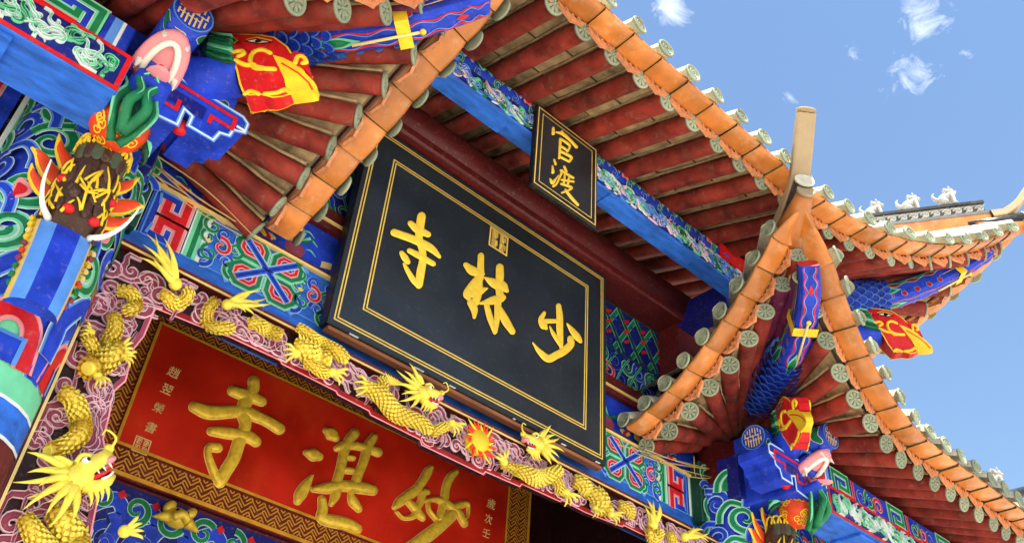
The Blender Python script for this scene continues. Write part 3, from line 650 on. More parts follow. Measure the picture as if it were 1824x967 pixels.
def knot(b, f, c, w, h, hh):
    x, z = c
    b.line(f, [(x-w*.62, z-h*.5), (x+w*.62, z+h*.5)], .10, hh, 'blue_light'); b.line(f, [(x-w*.62, z+h*.5), (x+w*.62, z-h*.5)], .10, hh+.001, 'blue_light')
    for i in (-1, 1):
        for j in (-1, 1):
            P = lambda a, q: (x+i*a*w, z+j*q*h)
            ring = [P(.07, .10), P(.07, .36), P(.17, .49), P(.42, .49), P(.54, .36), P(.54, .18), P(.42, .07), P(.14, .07)]
            b.poly(f, ring, hh+.002, 'blue'); b.bands(f, ring, [(.062, 'white'), (.056, 'green_light'), (.03, 'green')], hh+.003, True)
            ri = [P(.15, .16), P(.15, .33), P(.21, .41), P(.38, .41), P(.46, .33), P(.46, .22), P(.38, .15), P(.2, .15)]
            b.bands(f, ri, [(.042, 'pink'), (.02, 'red')], hh+.010, True)
    for q, (u, mm) in enumerate(((.062, 'white'), (.054, 'blue_light'), (.036, 'blue'), (.006, 'black'))):
        b.line(f, [(x-w*.44, z-h*.40), (x+w*.44, z+h*.40)], u, hh+.017+q*.001, mm); b.line(f, [(x-w*.44, z+h*.40), (x+w*.44, z-h*.40)], u, hh+.0175+q*.001, mm)
    b.line(f, [(x-w*.1, z), (x+w*.1, z)], .01, hh+.023, 'black')
ZA, ZB = 5.435, 5.842; ZC = (ZA+ZB)/2
for m in (1, -1):
    b = MB(); f = FACADE(.199)
    b.poly(f, [(1.3, ZA), (3.05, ZA), (3.05, ZB), (1.3, ZB)], .0006, 'blue_mid'); b.line(f, [(1.3, ZA), (3.05, ZA)], .012, .002, 'blue_light')
    S1 = [(.012, 'black'), (.03, 'white'), (.028, 'green_light'), (.035, 'green'), (.028, 'green_light'), (.012, 'white'), (.01, 'black')]
    vstripes(b, f, 2.86, ZA, ZB, S1, .003); vstripes(b, f, 2.40, ZA, ZB, S1, .003); hfret(b, f, (2.70, ZC), .30, .43, .003, 1)
    rosette(b, f, (2.30, ZC), .12, .003); knot(b, f, (1.93, ZC), .48, .43, .004); rosette(b, f, (1.54, ZC), .12, .003)
    for z in (ZA+.07, ZB-.07):
        for x, d in ((2.17, 1), (2.40, -1), (1.67, -1), (1.40, 1)): curl(b, f, (x, z), .075, 1.5 if z > ZC else -1.5, d, BC if (d > 0) == (z > ZC) else GC, .006)
    b.build('lintel_painting', GATE, m)
    # still-life panel above and the dim bracket wall
    b = MB(); f = FACADE(.239); r = random.Random(5); b.poly(f, [(1.3, 5.905), (3.05, 5.905), (3.05, 6.295), (1.3, 6.295)], .0008, 'blue')
    for cx in (1.75, 2.45):
        b.poly(f, [(cx-.06, 5.930), (cx+.06, 5.930), (cx+.09, 6.005), (cx+.05, 6.055), (cx-.05, 6.055), (cx-.09, 6.005)], .002, 'rose')
        for i in range(7): a = r.uniform(.4, 2.7); b.stroke(f, [(cx, 6.055, .008), (cx+math.cos(a)*.1, 6.055+math.sin(a)*.07, .012), (cx+math.cos(a)*.16, 6.055+math.sin(a)*.13, .006)], .002, .004+.001*i, r.choice(['cream', 'green_light', 'pink', 'green', 'white']), False, False, 3)
        for i in range(5): b.stroke(f, [(cx+.18+i*.02, 5.980+r.uniform(-.02, .03), .015), (cx+.21+i*.02, 5.993, .02)], .002, .004+.001*i, r.choice(['yellow', 'red', 'cream']), False, False, 3)
        for i in range(6): q = (cx+r.uniform(-.25, .3), 6.080+r.uniform(-.06, .1)); b.stroke(f, [(q[0], q[1], .004), (q[0]+.05, q[1]+.03, .008), (q[0]+.09, q[1]+.02, .003)], .002, .0035+.001*i, 'green_light', False, False, 3)
        b.poly(f, [(cx-.33, 5.980), (cx-.24, 5.955), (cx-.24, 6.018), (cx-.33, 6.043)], .003, 'cream')
    b.build('panel_painting', GATE, m)
    b = MB(); f = FACADE(.279)
    b.poly(f, [(1.3, 6.5), (3.05, 6.5), (3.05, 6.92), (1.3, 6.92)], .0008, 'blue_dark')
    for i in range(9):
        x = 1.42+i*.19; curl(b, f, (x, 6.62), .1, i*1.3, 1 if i % 2 else -1, (GC, BC, PC, DC)[i % 4], .003+.001*(i % 3)); curl(b, f, (x+.09, 6.80), .1, i*2.1, -1 if i % 2 else 1, (BC, GC, DC, GC)[i % 4], .004+.001*(i % 3))
        b.line(f, catmull([(x-.1, 6.52), (x, 6.72), (x+.12, 6.9)], 5), .025, .010, 'green_light'); b.line(f, catmull([(x-.1, 6.52), (x, 6.72), (x+.12, 6.9)], 5), .012, .012, 'green')
    b.poly(f, [(1.3, 6.94), (2.62, 6.94), (2.62, 7.48), (1.3, 7.48)], .0008, 'blue_dark')
    for i in range(5):
        x = 1.55+i*.27
        b.bands(f, [(x-.2, 6.95), (x+.14, 7.47)], [(.06, 'green_light'), (.045, 'green')], .003); b.bands(f, [(x+.2, 6.95), (x-.14, 7.47)], [(.06, 'green_light'), (.045, 'green_dark')], .007)
        for z in (7.08, 7.21, 7.34): b.line(f, [(x-.06, z), (x+.02, z+.05)], .035, .012, 'red'); b.line(f, [(x+.05, z), (x+.1, z-.04)], .03, .013, 'blue')
    curl(b, f, (2.85, 7.32), .12, 0, 1, GC, .003); curl(b, f, (2.85, 7.08), .12, 2, -1, BC, .003)
    b.build('wall_painting', GATE, m)
    # post at the end of the bracket wall
    b = MB(); b.tube([(2.72, .2, 6.5), (2.72, .2, 7.52)], .11, 'blue_dark', 16); c = Cy(2.72, .2, .11)
    for i in range(5): curl(b, c, (-.08+.06*(i % 2), 6.6+i*.19), .085, i, 1 if i % 2 else -1, GC if i % 2 else BC, .003)
    for z in (6.55, 7.45): b.line(c, [(-.3+.05*i, z) for i in range(13)], .05, .004, 'green')
    b.build('corner_post', GATE, m)

# ------------------------------------------------------------------ eave beam: carved frieze and painted purlin
def edged(b, f, p, w, q, edge, fill):            # carved ribbon with a raised painted lip on both sides
    b.stroke(f, [(*p[j], w[j]) for j in range(len(p))], 0, q*.75, fill, False, True, 1)
    T = np.gradient(p, axis=0); T /= (np.linalg.norm(T, axis=1)[:, None]+1e-9); Nn = np.stack([-T[:, 1], T[:, 0]], 1)
    for sg in (-1, 1): b.stroke(f, [(*(p[j]+Nn[j]*sg*w[j]*.90), w[j]*.17) for j in range(len(p))], q*.2, q, edge, False, True, 1)
def tendrils(b, f, x0, x1, z0, z1, n, cols, hh, seed, size, dh=.0):
    r = random.Random(seed)
    for i in range(n):
        x = x0+(x1-x0)*(i+r.random())/n; z = r.uniform(z0+size*.5, z1-size*.5); a = r.uniform(0, 6.28); d = r.choice((-1, 1)); s = size*r.uniform(.7, 1.25)
        sp = spiral((x, z), s*.62, s*.12, a, d*r.uniform(.6, 1.0), 14); t = unit(sp[0]-sp[1])
        tail = [sp[0]+t*s*q+A(-t[1], t[0])*s*.25*math.sin(q*2.6) for q in (1.5, 1.0, .5)]
        p = np.vstack([tail, sp]); p[:, 1] = np.clip(p[:, 1], z0, z1); p[:, 0] = np.clip(p[:, 0], min(x0, x1), max(x0, x1)); lo, hi = r.choice(cols); q = hh*r.uniform(.7, 1.15)
        w = np.interp(np.linspace(0, 1, len(p)), [0, .2, 1], [.03, .13, .08])*s
        edged(b, f, p, w, q, lo, hi)
b = MB(); f = FACADE(-.851)
b.poly(f, [(-3.5, 7.535), (3.5, 7.535), (3.5, 7.735), (-3.5, 7.735)], .001, 'blue_dark')
tendrils(b, f, -3.45, 3.45, 7.54, 7.73, 330, [('green_light', 'green'), ('blue_light', 'purple'), ('pink_pale', 'blue'), ('blue_light', 'blue'), ('white', 'rose'), ('green', 'green_dark')], .02, 4, .085)
b.build('beam_carving', GATE)
class Ho:                       # a round timber along X: s = position, t = arc from the lower front edge
    def __init__(s, y, z, r): s.y, s.z, s.r = y, z, r
    def pt(s, a, t, h=0):
        g = t/s.r-.9; return A(a, s.y-(s.r+h)*math.cos(g), s.z+(s.r+h)*math.sin(g))
b = MB(); ho = Ho(-.72, 7.875, .115); r = random.Random(8)
for i in range(34):
    x = -3.6+i*.215
    p = catmull([(x-.1, .10), (x-.04, .17+.03*(i % 2)), (x+.03, .10), (x+.08, .16), (x+.14, .1)], 5); b.line(ho, p, .022, .003, 'white' if i % 3 else 'green_light'); b.line(ho, p, .012, .005, ('green_light', 'green', 'blue_light')[i % 3])
    curl(b, ho, (x, .06), .045, i, 1 if i % 2 else -1, GC if i % 2 else BC, .006)
    if i % 6 == 2: b.stroke(ho, [(x+.1, .1, .02), (x+.13, .12, .03), (x+.16, .1, .02)], .004, .01, 'pink', False, False); b.stroke(ho, [(x+.12, .11, .01), (x+.14, .11, .012)], .006, .013, 'red', False, False)
b.build('purlin_painting', GATE)
b = MB(); b.box((2.3, -.84, 7.79), (3.4, -.80, 7.99), 'red'); b.build('purlin_end_board', GATE)
for m in (1, -1):
    b = MB(); b.box((min(m*.62, m*1.9), -.845, 7.50), (max(m*.62, m*1.9), -.65, 7.519), 'blue_mid', .004); b.build('beam_soffit', GATE)
def scales(b, path, rad, step, na, m0='blue_light', m1='blue'):
    P = catmull(path, 8); L_ = np.concatenate([[0], np.cumsum(np.linalg.norm(np.diff(P, axis=0), axis=1))]); n = int(L_[-1]/step)
    for i in range(n):
        d = i*step; c = A(*[np.interp(d, L_, P[:, j]) for j in range(3)]); e = A(*[np.interp(min(d+.03, L_[-1]), L_, P[:, j]) for j in range(3)]); t = unit(e-c); R_ = np.interp(d/L_[-1], np.linspace(0, 1, len(rad)), rad)
        x = unit(np.cross(UP, t)); y = np.cross(t, x)
        for j in range(na):
            a = 2*math.pi*(j+.5*(i % 2))/na; nn = x*math.cos(a)+y*math.sin(a); w = np.cross(t, nn)
            q = c+nn*R_; tt = unit(t+nn*.22); k = math.pi*R_/na
            for lift, sc, mm in ((0, 1.0, m0), (.006, .84, m1)):
                pts = [q-tt*step*.3+nn*lift]+[q+nn*(lift+.012)+w*math.sin(g_)*k*1.12*sc+tt*step*.85*sc*math.cos(g_) for g_ in np.linspace(-1.75, 1.75, 9)]
                b.add(pts, [(0, g2, g2+1) for g2 in range(1, 9)], mm)

# ------------------------------------------------------------------ carved dragon frieze
FZ = part('dragon_frieze', GATE)
fz = FACADE(0.0)
TOPZ = 5.14
low = [(-2.61, 4.80), (-2.3, 4.82), (-2.1, 4.845), (-1.72, 4.85), (-1.7, 4.83), (-1.26, 4.82), (-1.24, 4.80), (-.97, 4.79), (-.95, 4.765), (-.5, 4.755), (-.48, 4.72), (.12, 4.715), (.14, 4.745), (.5, 4.755), (.52, 4.785), (.95, 4.79), (.97, 4.81), (1.25, 4.80), (1.7, 4.83), (1.72, 4.85), (2.1, 4.845), (2.3, 4.82), (2.61, 4.80)]
low = [(x, z+.045) for x, z in low]
side = [(2.61, 4.80), (2.58, 4.63), (2.61, 4.52), (2.585, 4.31), (2.63, 4.21), (2.60, 4.07), (2.585, 3.93), (2.51, 3.8), (2.52, 3.66), (2.49, 3.56), (2.46, 3.37), (2.5, 3.1), (2.6, 2.8), (2.75, 2.5), (3.0, 2.4)]
side = [(min(3.0, x+.035), z) for x, z in side]; side[0] = (low[-1][0], low[-1][1])
out_ = [(3.0, TOPZ), (-3.0, TOPZ)]
poly_ = [(-a, c) for a, c in side[::-1]]+low[1:-1]+side+out_
b = MB(); b.poly(FACADE(.05), poly_, 0, 'maroon_dark', .03); b.build('shade_backing', FZ)  # dark sheet colours in the shade seen through the openwork's holes
b = MB(); fb = FACADE(.04)
b.line(fb, [(x, z+.022) for x, z in low], .05, .012, 'frieze_red'); b.line(fb, [(x, z+.003) for x, z in low], .010, .014, 'pink')
for m in (1, -1): b.line(fb, [(m*(x+.018), z) for x, z in side], .035, .012, 'rose'); b.line(fb, [(m*(x+.003), z) for x, z in side], .010, .014, 'pink')
b.build('scalloped_edge', FZ)
b = MB(); b.box((-3.09, -.02, TOPZ+.0125), (3.09, .195, TOPZ+.042), 'maroon', .006)
for m in (1, -1): b.box((min(m*3.0, m*3.12), -.05, 2.3), (max(m*3.0, m*3.12), .1, TOPZ+.012), 'maroon', .006)
b.build('frame', FZ)
b = MB(); b.box((-3.0, -.024, TOPZ+.001), (3.0, -.012, TOPZ+.0115), 'cream')
for m in (1, -1): b.box((min(m*2.984, m*3.0), -.052, 2.3), (max(m*2.984, m*3.0), .04, TOPZ-.002), 'cream')
b.build('gilt_fillet', FZ)
PK = [('pink_pale', 'rose')]
def lowz(x): return np.interp(x, [p[0] for p in low], [p[1] for p in low])
b = MB(); r = random.Random(21); fc = FACADE(.045)
def cloud(x, z, s, a, d, zlo, zhi, xlo=-9, xhi=9):
    sp = spiral((x, z), s*.60, s*.10, a, d*r.uniform(.75, 1.2), 16); t = unit(sp[0]-sp[1]); ln = r.uniform(.5, 1.9)
    tail = [sp[0]+t*s*q*ln+A(-t[1], t[0])*s*.3*math.sin(q*3.2) for q in (1.3, .95, .6, .3)]
    p = np.vstack([tail, sp]); p[:, 1] = np.clip(p[:, 1], zlo, zhi); p[:, 0] = np.clip(p[:, 0], xlo, xhi); w = np.interp(np.linspace(0, 1, len(p)), [0, .25, .6, 1], [.07, .22, .20, .13])*s; q = r.uniform(.015, .04)
    edged(b, fc, p, w, q, 'pink_pale', 'rose')
for i in range(150):
    x = -2.95+5.9*(i+r.random())/150; zl = lowz(x)+.035 if abs(x) < 2.6 else 4.7; cloud(x, r.uniform(zl+.02, TOPZ-.04), r.uniform(.075, .125), r.choice((0, 3.14))+r.uniform(-.7, .7), r.choice((-1, 1)), zl, TOPZ-.02, -2.97, 2.97)
b.build('cloud_carving', FZ)
for m in (1, -1):
    b = MB()
    for i in range(90):
        z = 2.5+2.35*(i+r.random())/90; xi = np.interp(z, [p[1] for p in side[::-1]], [p[0] for p in side[::-1]])+.02
        cloud(r.uniform(xi+.02, 2.94), z, r.uniform(.075, .125), r.uniform(0, 6.28), r.choice((-1, 1)), 2.4, TOPZ, xi, 2.965)
    b.build('cloud_carving', FZ, m)
def PX(f, u, v, h=0): s, t = f.px(u, v); return f.pt(s, t, h)
def rp(P, px): return px*depth(P)/FPX
DY = 'dragon_yellow'
def body(b, pts, h=.035, m=DY, fin=True):
    p = catmull(pts, 7); P = [PX(fz, q[0], q[1], h+.02*math.sin(i*.35)) for i, q in enumerate(p)]; R = [rp(P[i], p[i][2]) for i in range(len(P))]
    R = [q*.72 for q in R]; b.tube(P, R, m, 12); scales(b, P[::3]+[P[-1]], R, .023, 11, 'amber', m)
    if fin:
        for i in range(1, len(P)-1, 2):
            t = unit(P[i+1]-P[i-1]); n = np.cross(t, A(0, 1, 0)); n = n if n[2] > 0 else -n
            b.spike(P[i]+n*R[i]*.8+A(0, -R[i]*.35, 0), P[i]+n*R[i]*1.45-t*R[i]*.5+A(0, -R[i]*.4, 0), R[i]*.28, m, n=5, k=3)
def tuft(b, base, tips, r0, h=.05, m=DY):
    B = PX(fz, *base, h)
    for i, (u, v) in enumerate(tips):
        T = PX(fz, u, v, h+.02+.02*(i % 3)); b.spike(B, T, rp(B, r0), m, bend=A(0, -.02, 0)+np.cross(T-B, A(0, 1, 0))*(.10 if i % 2 else -.06), n=6, k=6)
    b.ball(B, rp(B, r0*1.7), m)
def claw(b, c, d, s, h=.05, m=DY):
    C = PX(fz, *c, h); d = A(*d)/np.linalg.norm(d); n = A(-d[1], d[0]); b.ball(C, rp(C, s*.34), m)
    for k in (-1.1, -.4, .35, 1.05):
        e = A(*c)+d*s*(1-.18*abs(k))+n*k*s*.55; T = PX(fz, e[0], e[1], h+.01); mid = PX(fz, *(A(*c)+d*s*.55+n*k*s*.42), h+.035)
        b.tube(catmull([C, mid, T], 4), np.linspace(rp(C, s*.15), rp(C, s*.04), 9), m, 6)
def dragon_head(b, c, fwd, size, h=.06, upsign=1, tongue=True):
    s0 = A(*fz.px(*c)); s1 = A(*fz.px(c[0]+fwd[0], c[1]+fwd[1])); f2 = unit(s1-s0); u2 = A(-f2[1], f2[0])
    if u2[1] < 0: u2 = -u2
    u2 = u2*upsign; C0 = fz.pt(*s0, h); k = size*depth(C0)/FPX; F = fz.pt(*f2)-fz.pt(0, 0); U = fz.pt(*u2)-fz.pt(0, 0); H = A(0, -1, 0)
    Q = lambda a, q, z=0: C0+k*(F*a+U*q+H*z)
    b.ell(Q(0, 0), F*k*.30, U*k*.25, H*k*.22, DY); b.tube([Q(.05, .06, .04), Q(.28, .10, .07), Q(.48, .13, .07), Q(.62, .17, .06)], [k*.2, k*.15, k*.13, k*.11], DY, 12)
    b.ball(Q(.66, .24, .08), k*.09, DY); b.ell(Q(.58, .05, .06), F*k*.13, U*k*.07, H*k*.16, 'pink'); b.tube([Q(.0, -.16, .02), Q(.2, -.27, .05), Q(.42, -.28, .05), Q(.55, -.22, .05)], [k*.13, k*.11, k*.085, k*.05], DY, 10)
    b.ell(Q(.25, -.08, .0), F*k*.26, U*k*.10, H*k*.12, 'maroon_dark')
    if tongue: b.tube(catmull([Q(.15, -.10, .06), Q(.4, -.12, .1), Q(.62, -.05, .12)], 4), np.linspace(k*.06, k*.015, 9), 'red', 8)
    for a in (.3, .42, .54): b.spike(Q(a, .0, .12), Q(a, -.11, .14), k*.03, 'tusk', n=5, k=3)
    b.tube(catmull([Q(.30, -.20, .12), Q(.45, -.2, .12), Q(.55, -.16, .1)], 3), k*.022, 'tusk', 6)
    b.ball(Q(.17, .19, .16), k*.075, 'tusk'); b.ball(Q(.20, .195, .215), k*.035, 'black'); b.tube(catmull([Q(.02, .24, .14), Q(.15, .31, .17), Q(.3, .25, .14)], 4), k*.04, DY, 8)
    for sg in (.0, .10): b.tube(catmull([Q(-.05, .25, sg), Q(-.2, .42, sg+.05), Q(-.38, .50, sg)], 4), np.linspace(k*.06, k*.02, 9), DY, 8)
    for i in range(13):
        a = math.radians(110+i*11.5); l = .78+.22*math.sin(i*2.1); st = Q(-.08+.12*math.cos(a), .2*math.sin(a)+.02, .03+.03*(i % 3)); en = Q(math.cos(a)*l-.12, math.sin(a)*l*.85, .10+.05*(i % 2)); b.spike(st, en, k*.085, DY, bend=U*k*.05*(1 if i % 2 else -1)+H*k*.05, n=6, k=6)
    for i in range(4): b.spike(Q(.05+.1*i, -.3, .04), Q(-.05+.1*i, -.55-.04*(i % 2), .06), k*.05, DY, bend=F*k*.04, n=6, k=5)
    w = catmull([Q(.62, .2, .14), Q(.8, .35, .2), Q(.72, .55, .2), Q(.6, .5, .2)], 5); b.tube(w, np.linspace(k*.03, k*.012, len(w)), DY, 6)
def dragon(fn, name='dragon'):
    b = MB(); fn(b); return b.build(name, FZ)
def d_a(b):                                      # facing the pearl from one side
    dragon_head(b, (742, 706), (1, .42), 62); body(b, [(640, 690, 11), (675, 712, 16), (705, 738, 17), (738, 755, 13), (762, 772, 9)]); claw(b, (650, 693), (-1, -.05), 30); claw(b, (797, 758), (.5, .6), 24); body(b, [(765, 772, 8), (782, 764, 7), (797, 758, 6)], fin=False)
    body(b, [(668, 700, 8), (676, 690, 8), (680, 672, 5)], fin=False)
    for i in range(5): b.spike(PX(fz, 690+i*4, 690, .05), PX(fz, 676+i*5, 668+i*3, .07), .012, DY)
def d_b(b):
    dragon_head(b, (948, 796), (-1, -.18), 56); body(b, [(912, 838, 9), (935, 848, 14), (958, 852, 16), (978, 846, 13), (990, 838, 8)]); claw(b, (1000, 880), (.4, .8), 26); body(b, [(976, 850, 9), (988, 866, 8), (1000, 880, 7)], fin=False)
    claw(b, (890, 826), (-.5, -.8), 24); body(b, [(915, 842, 7), (900, 834, 6), (890, 826, 5)], fin=False)
def d_c(b):                                      # tail and curls near the corner
    tuft(b, (306, 512), [(252, 424), (266, 428), (279, 438), (289, 452), (244, 447), (258, 472), (238, 466), (296, 462)], 7); body(b, [(284, 527, 6), (298, 540, 9), (316, 543, 10), (329, 533, 9), (326, 520, 7)])
def d_d(b):
    tuft(b, (398, 548), [(466, 539), (458, 556), (470, 553), (446, 571), (438, 528), (452, 531), (424, 526), (426, 566)], 6); body(b, [(378, 540, 7), (364, 558, 8), (369, 580, 9), (388, 590, 10), (410, 588, 9)]); body(b, [(438, 580, 8), (455, 582, 10), (476, 590, 11), (496, 604, 8)])
def d_e(b):
    body(b, [(520, 618, 12), (540, 630, 20), (562, 640, 21), (582, 648, 15)]); claw(b, (520, 634), (-1, 0), 26); claw(b, (585, 668), (.6, .35), 26); body(b, [(540, 648, 8), (562, 664, 8), (585, 668, 7)], fin=False); body(b, [(526, 586, 6), (545, 602, 9), (572, 612, 9), (595, 632, 11), (611, 648, 9)])
    for i in range(6): b.spike(PX(fz, 528+i*5, 612+i*3, .06), PX(fz, 520+i*8, 600+i*4, .09), .014, DY)
def d_f(b):
    body(b, [(1018, 858, 11), (1032, 866, 14), (1048, 878, 10)]); body(b, [(1045, 878, 13), (1060, 890, 19), (1072, 902, 17), (1082, 914, 10)]); claw(b, (1080, 918), (.7, .5), 22); claw(b, (1052, 908), (.3, 1), 18); body(b, [(1098, 902, 7), (1112, 908, 9), (1126, 922, 6)])
def d_g(b):
    tuft(b, (1155, 936), [(1142, 892), (1150, 896), (1158, 902), (1138, 905), (1164, 908), (1140, 918)], 6); body(b, [(1150, 945, 6), (1152, 958, 8), (1164, 960, 9), (1170, 946, 7)]); tuft(b, (1212, 958), [(1232, 942), (1240, 948), (1247, 954), (1250, 962), (1222, 942), (1246, 970)], 5); body(b, [(1186, 950, 5), (1190, 962, 7), (1200, 972, 8)])
for fn in (d_a, d_b, d_c, d_d, d_e, d_f, d_g): dragon(fn)
def d_side(b):
    body(b, [(206, 522, 8), (228, 528, 9), (240, 542, 10), (232, 556, 9), (214, 558, 7)]); body(b, [(196, 566, 8), (200, 590, 13), (190, 618, 15)], fin=False); body(b, [(205, 618, 12), (192, 640, 22), (165, 655, 24), (148, 662, 16)]); claw(b, (205, 628), (1, -.15), 28); claw(b, (168, 675), (.3, 1), 24); claw(b, (212, 640), (1, .5), 24)
    claw(b, (156, 598), (-.6, -.2), 22); body(b, [(165, 628, 8), (150, 608, 8), (156, 598, 6)], fin=False)
def d_side2(b):
    body(b, [(108, 702, 13), (128, 722, 18), (142, 755, 18), (134, 782, 17), (108, 798, 15), (80, 806, 13)]); dragon_head(b, (128, 858), (.98, -.42), 104, h=.08); body(b, [(96, 915, 22), (110, 940, 26), (132, 965, 28), (120, 1000, 26)]); body(b, [(40, 925, 12), (55, 955, 20), (90, 985, 22)]); claw(b, (215, 950), (1, -.2), 34)
for fn in (d_side, d_side2):
    for m in (-1, 1):
        b = MB(); fn(b); b.build('dragon', FZ, -m)
b = MB(); C = PX(fz, 842, 791, .05); R_ = rp(C, 25); b.ell(C, A(R_, 0, 0), A(0, R_*.7, 0), A(0, 0, R_), 'yellow', 18, 12); pe = b.build('flaming_pearl', FZ)
b = MB(); r = random.Random(3)
for i in range(26):
    a = i*2*math.pi/26; l = 1.25+.35*(i % 2)
    if 20 < math.degrees(a) % 90 < 60: l += .25
    b.spike(C+A(math.cos(a)*R_*.8, -.03, math.sin(a)*R_*.8), C+A(math.cos(a+.25)*R_*l, -.05, math.sin(a+.25)*R_*l), R_*.15, 'orange_red' if i % 3 else 'yellow', n=5, k=4)
b.build('pearl_flame', FZ)

# ------------------------------------------------------------------ painted heads of the columns
for m in (1, -1):
    b = MB(); c = Cy(-3.37, .05, .37); cl = lambda a0, a1, z: [(x, z) for x in np.linspace(a0, a1, 22)]
    S = 1.05
    P = []
    for zz0, zz1, mm in ((3.62, 3.80, 'blue_mid'), (3.80, 4.72, 'green_light'), (4.72, 5.75, 'blue')):
        b.grid([[c.pt(x, z, .002) for x in np.linspace(-S, S, 40)] for z in (zz0, zz1)], mm)
    for z, w, mm in ((3.80, .02, 'white'), (3.62, .02, 'white'), (4.72, .02, 'white')): b.line(c, np.array(cl(-S, S, z)), w, .006, mm)
    # broad S-scrolls, blue and green with white edges, and the red angular fret below
    for k in range(-2, 3):
        x = k*.47+.02
        zf = 3.98
        arc = lambda h, w: catmull([(x-w, zf-.02), (x-w*.7, zf+h*.75), (x, zf+h), (x+w*.7, zf+h*.75), (x+w, zf-.02)], 6)
        b.bands(c, arc(.42, .24), [(.15, 'white'), (.135, 'blue_light'), (.10, 'blue')], .006); b.bands(c, arc(.27, .15), [(.13, 'pink'), (.08, 'red')], .012)
        b.poly(c, [(x-.09, zf-.02), (x+.09, zf-.02), (x+.09, zf+.13), (x-.09, zf+.13)], .018, 'blue'); b.line(c, [(x-.09, zf-.02), (x-.09, zf+.13), (x+.09, zf+.13), (x+.09, zf-.02)], .025, .02, 'blue_light')
        for sg in (-1, 1):
            p = catmull([(x+sg*.235, zf+.12), (x+sg*.235, zf+.34), (x+sg*.12, zf+.54), (x+sg*.03, zf+.60), (x+sg*.06, zf+.50)], 6); b.bands(c, p, [(.12, 'white'), (.105, 'blue_light'), (.08, 'blue')], .024)
        b.bands(c, spiral((x+.235, zf+.72), .13, .02, -1.5, 1.3, 24), [(.08, 'white'), (.07, 'green_light'), (.035, 'green')], .028); b.stroke(c, [(x, zf+.62, .02), (x, zf+.68, .05), (x, zf+.74, .02)], .02, .034, 'red', False, False)
        for j, (dz, cols) in enumerate(((.86, BC), (1.02, GC), (1.20, BC), (1.38, GC), (1.54, BC), (1.70, GC))):
            xx = x+(.235 if j % 2 else 0); curl(b, c, (xx, zf+dz), .15, 1.2*j+k, 1 if (j+k) % 2 else -1, cols, .034+.004*(j % 2), 1.25)
            b.bands(c, catmull([(xx+.02, zf+dz+.13), (xx+.12, zf+dz+.15), (xx+.2, zf+dz+.06), (xx+.22, zf+dz-.05)], 5), [(.07, cols[0][1]), (.06, cols[1][1]), (.035, cols[2][1])], .046)
        b.stroke(c, [(x+.2, zf+.92, .02), (x+.23, zf+.98, .05), (x+.2, zf+1.05, .02)], .03, .05, 'pink', False, False); b.stroke(c, [(x+.21, zf+.94, .01), (x+.225, zf+.98, .03), (x+.205, zf+1.02, .01)], .03, .053, 'red', False, False)
    b.build('column_painting', GATE, -m)
    # painted tie above the lintel ends, in the side bays
    b = MB(); b.box((-6.5, .12, 5.40), (-3.6, .34, 5.95), 'blue', .01); f = FACADE(.119); S1 = [(.02, 'black'), (.03, 'white'), (.04, 'green_light'), (.05, 'green'), (.04, 'green_light'), (.03, 'white'), (.02, 'black')]
    vstripes(b, f, -3.84, 5.44, 5.94, S1, .003); hfret(b, f, (-4.08, 5.7), .3, .5, .003, -1); vstripes(b, f, -4.46, 5.44, 5.94, S1, .003); rosette(b, f, (-4.75, 5.7), .15, .003); knot(b, f, (-5.2, 5.7), .46, .5, .003)
    b.build('side_lintel', GATE, -m)
    b = MB(); b.box((-5.2, .30, 4.3), (-3.80, .36, 5.2), 'pink'); f = FACADE(.299); b.line(f, [(-5.2, 4.3), (-3.80, 4.3), (-3.80, 5.2), (-5.2, 5.2)], .06, .004, 'border_gold', True); b.build('side_panel', GATE, -m)
# inner painted beam under the red board
b = MB(); b.box((-3.3, 2.06, 3.75), (3.3, 2.5, 4.61), 'blue_dark', .01); f = FACADE(2.059)
b.poly(f, [(-3.2, 4.58), (3.2, 4.58), (3.2, 4.6), (-3.2, 4.6)], .002, 'maroon')
for i in range(22):
    x = -3.1+i*.285
    b.bands(f, catmull([(x-.15, 4.0), (x-.08, 4.3), (x+.1, 4.45), (x+.2, 4.35), (x+.12, 4.28)], 6), [(.12, 'white'), (.11, 'blue_light'), (.10, 'blue')], .003+.001*(i % 2)); curl(b, f, (x, 4.42), .11, i, 1 if i % 2 else -1, [(.6, 'white'), (.54, 'green_light'), (.42, 'green')], .012); curl(b, f, (x+.12, 4.12), .13, i*2, -1 if i % 2 else 1, [(.6, 'white'), (.55, 'blue')], .014)
    b.poly(f, [(x+.1, 4.50), (x+.14, 4.54), (x+.18, 4.50), (x+.14, 4.46)], .012, 'red')
b.build('inner_beam', GATE)
for m in (-1, 1):
    b = MB(); f = FACADE(1.98); q = f.px(315, 922); C = f.pt(-abs(q[0]), q[1])
    b.ell(C, A(.11, 0, 0), A(0, .09, 0), A(0, 0, .08), 'gold_relief')
    for sg in (-1, 1): b.ell(C+A(sg*.09, -.02, .06), A(.05, 0, .02), A(0, .04, 0), A(0, 0, .05), 'gold_relief'); b.spike(C+A(sg*.08, -.03, -.02), C+A(sg*.2, -.02, -.06), .05, 'gold_relief'); b.ball(C+A(sg*.04, -.085, .03), .015, 'black')
    b.tube(catmull([C+A(-.06, -.08, -.03), C+A(0, -.11, 0), C+A(.06, -.08, -.03)], 4), .035, 'gold_relief'); b.build('lion_boss', GATE, -m)

